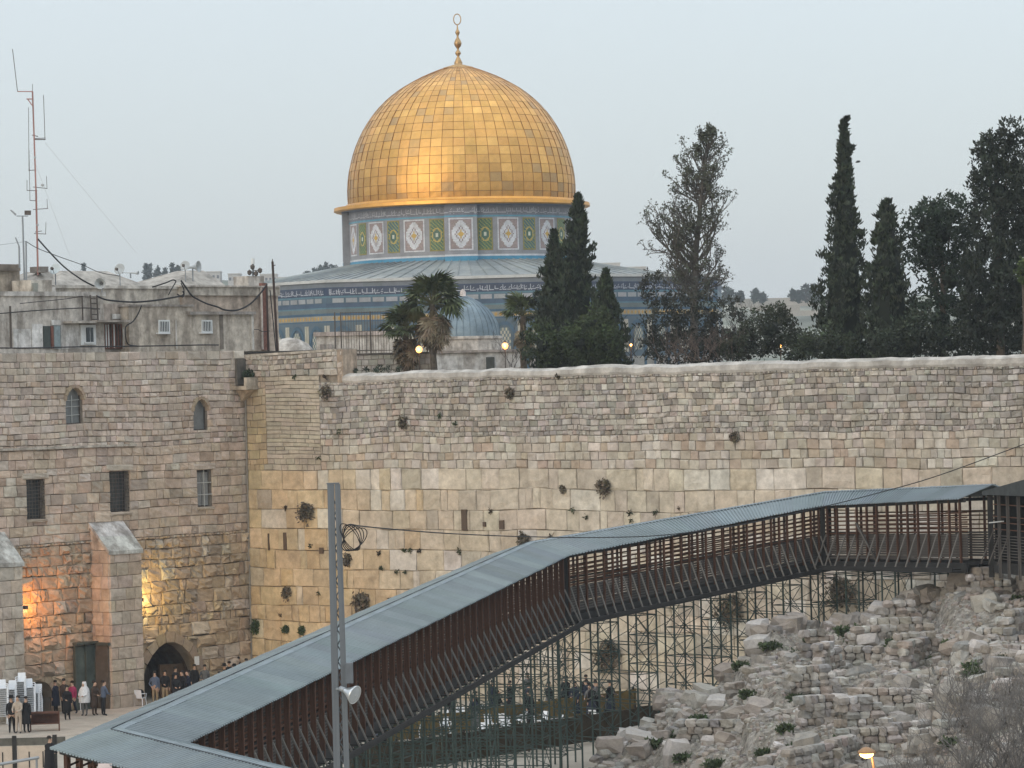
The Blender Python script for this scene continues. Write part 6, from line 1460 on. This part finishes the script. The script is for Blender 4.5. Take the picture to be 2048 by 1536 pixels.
# brown bench lectern
p = gp(90, 1462); bn = thing('reading_desk', 'dark brown wooden reading desk beside the chair stacks', 'desk', loc=p, rz=.12)
M_DESK = mat('dark_red_wood', (.085, .035, .022), .6, var=.25, scale=5)
for (a, c) in (((-.72, -.3, .85), (.72, .3, .93)), ((-.72, -.3, .35), (.72, .3, .41))): b = MB(); b.box(a, c); b.build('shelf', M_DESK, bn)
for x in (-.72, .66):
    for y in (-.3, .24): b = MB(); b.box((x, y, 0), (x + .06, y + .06, .85)); b.build('leg', M_DESK, bn)
b = MB(); b.box((-.66, .2, .41), (.66, .22, .85)); b.build('back_panel', M_DESK, bn)
# partition behind the scaffold
g0, g1 = gp(1420, 1398), gp(730, 1492); ax = (g1 - g0); Lp = ax.length; ax.normalize(); FP = Frame(g0, ax, Vector((ax.y, -ax.x, 0)))
part = thing('partition_fence', 'long olive brown board partition dividing the paving behind the scaffold', 'fence', loc=g0, w=True)
M_OLIVE = mat('olive_brown_board', (.13, .095, .035), .85, var=.3, scale=1.2)
n = int(Lp / 1.0)
for k in range(n):
    b = MB(); b.fbox(FP, Lp * k / n + .02, Lp * (k + 1) / n - .02, .05, .98 + .04 * (k % 2), -.04, .0); b.build('panel', M_OLIVE, part)
    b = MB(); b.fbox(FP, Lp * k / n - .04, Lp * k / n + .04, 0, 1.12, .0, .08); b.build('post', M_DKWD, part)
# a second, nearer partition of the same boards
h0, h1 = gp(1330, 1462), gp(690, 1560); ax2 = (h1 - h0); Lq = ax2.length; ax2.normalize(); FQ = Frame(h0, ax2, Vector((ax2.y, -ax2.x, 0)))
part2 = thing('partition_fence', 'nearer dark board partition standing among the scaffold feet', 'fence', loc=h0, w=True); n = int(Lq / 1.1)
for k in range(n):
    b = MB(); b.fbox(FQ, Lq * k / n + .02, Lq * (k + 1) / n - .02, .05, 1.25 + .05 * (k % 2), -.04, .0); b.build('panel', mat('dark_brown_board', (.055, .042, .026), .85, var=.35, scale=1.1), part2)
    b = MB(); b.fbox(FQ, Lq * k / n - .04, Lq * k / n + .04, 0, 1.4, .0, .08); b.build('post', M_DKWD, part2)
# ------------------------------------------------------------------ barrier of beige panels at the lower left
p = gp(40, 1545); bf = thing('panel_barrier', 'beige panelled barrier with dark posts at the plaza edge below the reading desk', 'barrier', loc=p, w=True)
FBR = Frame(p - Vector((4.0, 0, 0)), (1, 0, 0), (0, -1, 0)); M_BEIGE = mat('beige_panel', (.50, .42, .34), .7, var=.08)
for k in range(3):
    b = MB(); b.fbox(FBR, .4 + k * 1.75, .4 + k * 1.75 + 1.6, .15, 1.15, 0, .05); pn = b.build('panel', M_BEIGE, bf)
    for x in (.5, 1.1): b = MB(); b.fbox(FBR, .4 + k * 1.75 + x, .4 + k * 1.75 + x + .05, .2, .9, .05, .07); b.build('slot_strip', M_DKWD, pn)
for k in range(4): b = MB(); b.fbox(FBR, .2 + k * 1.75, .38 + k * 1.75, 0, 1.6, -.05, .1); b.build('post', M_DKWD, bf)
b = MB(); b.fbox(FBR, 0, 6, 1.17, 1.5, -.03, .06); b.build('head_board', mat('dark_olive_board', (.10, .095, .08), .8, var=.2), bf)
b = MB(); b.fbox(FBR, 6, 10.5, .95, 1.25, -.03, .06); b.build('head_board', mat('dark_olive_board'), bf)
q0, q1 = P(-20, 1532, 140), P(78, 1515, 140); hr = thing('hand_rail', 'pale steel handrail crossing in front of the beige barrier', 'handrail', loc=(q0.x, q0.y, 0), w=True)
bar('rail', B_GALV, hr, q0, q1, .07); bar('stanchion', B_GALV, hr, (q1.x - .1, q1.y, 0), q1 - Vector((.1, 0, 0)), .05); bar('stanchion', B_GALV, hr, (q0.x + .2, q0.y, 0), q0 + Vector((.2, 0, .02)), .05)
p = P(208, 1531, 103.3 - 2.2); b = MB(); b.hexa([P(196, 1540, 100.4), P(224, 1540, 100.2), P(224, 1540, 100.25), P(196, 1540, 100.45), P(196, 1527, 100.4), P(224, 1527, 100.2), P(224, 1527, 100.25), P(196, 1527, 100.45)])
tag(b.build('notice_board', mat('notice_board_white', (.60, .52, .52), .6)), 'small whitish notice board on the canopy side of the bridge', 'notice')
# a bird against the sky
p = P(1716, 324, 260); bd = thing('bird', 'small dark bird gliding in the sky beside the slender cypress', 'bird', loc=p)
M_BIRD = mat('bird_feather', (.05, .05, .05), .8); b = MB(); b.lathe([(.01, -.2), (.05, -.1), (.06, .05), (.03, .16), (.01, .2)], 8); o = b.build('body', M_BIRD, bd, smooth=True); o.rotation_euler = (0, 1.4, 0)
for s in (-1, 1): b = MB(); b.add([(-.05, 0, 0), (.1, 0, 0), (.12, s * .25, .1), (-.1, s * .55, .06), (-.1, s * .25, .1)], ((0, 1, 2, 4), (2, 3, 4))); b.build('wing', M_BIRD, bd)

# ================================================================== THE AIR
hz = MB(); hz.box((-1520, -320, -10), (1520, 3010, 110)); hzo = hz.build('haze', mat('haze_surface'))
hm = bpy.data.materials.new('haze_air'); hm.use_nodes = True; ht = hm.node_tree; ht.nodes.clear()
pv = ht.nodes.new('ShaderNodeVolumePrincipled'); pv.inputs['Density'].default_value = HAZE; pv.inputs['Color'].default_value = (.80, .88, .95, 1); pv.inputs['Anisotropy'].default_value = 0.0
ho = ht.nodes.new('ShaderNodeOutputMaterial'); ht.links.new(pv.outputs[0], ho.inputs['Volume']); hzo.data.materials.clear(); hzo.data.materials.append(hm); hzo['kind'] = 'stuff'
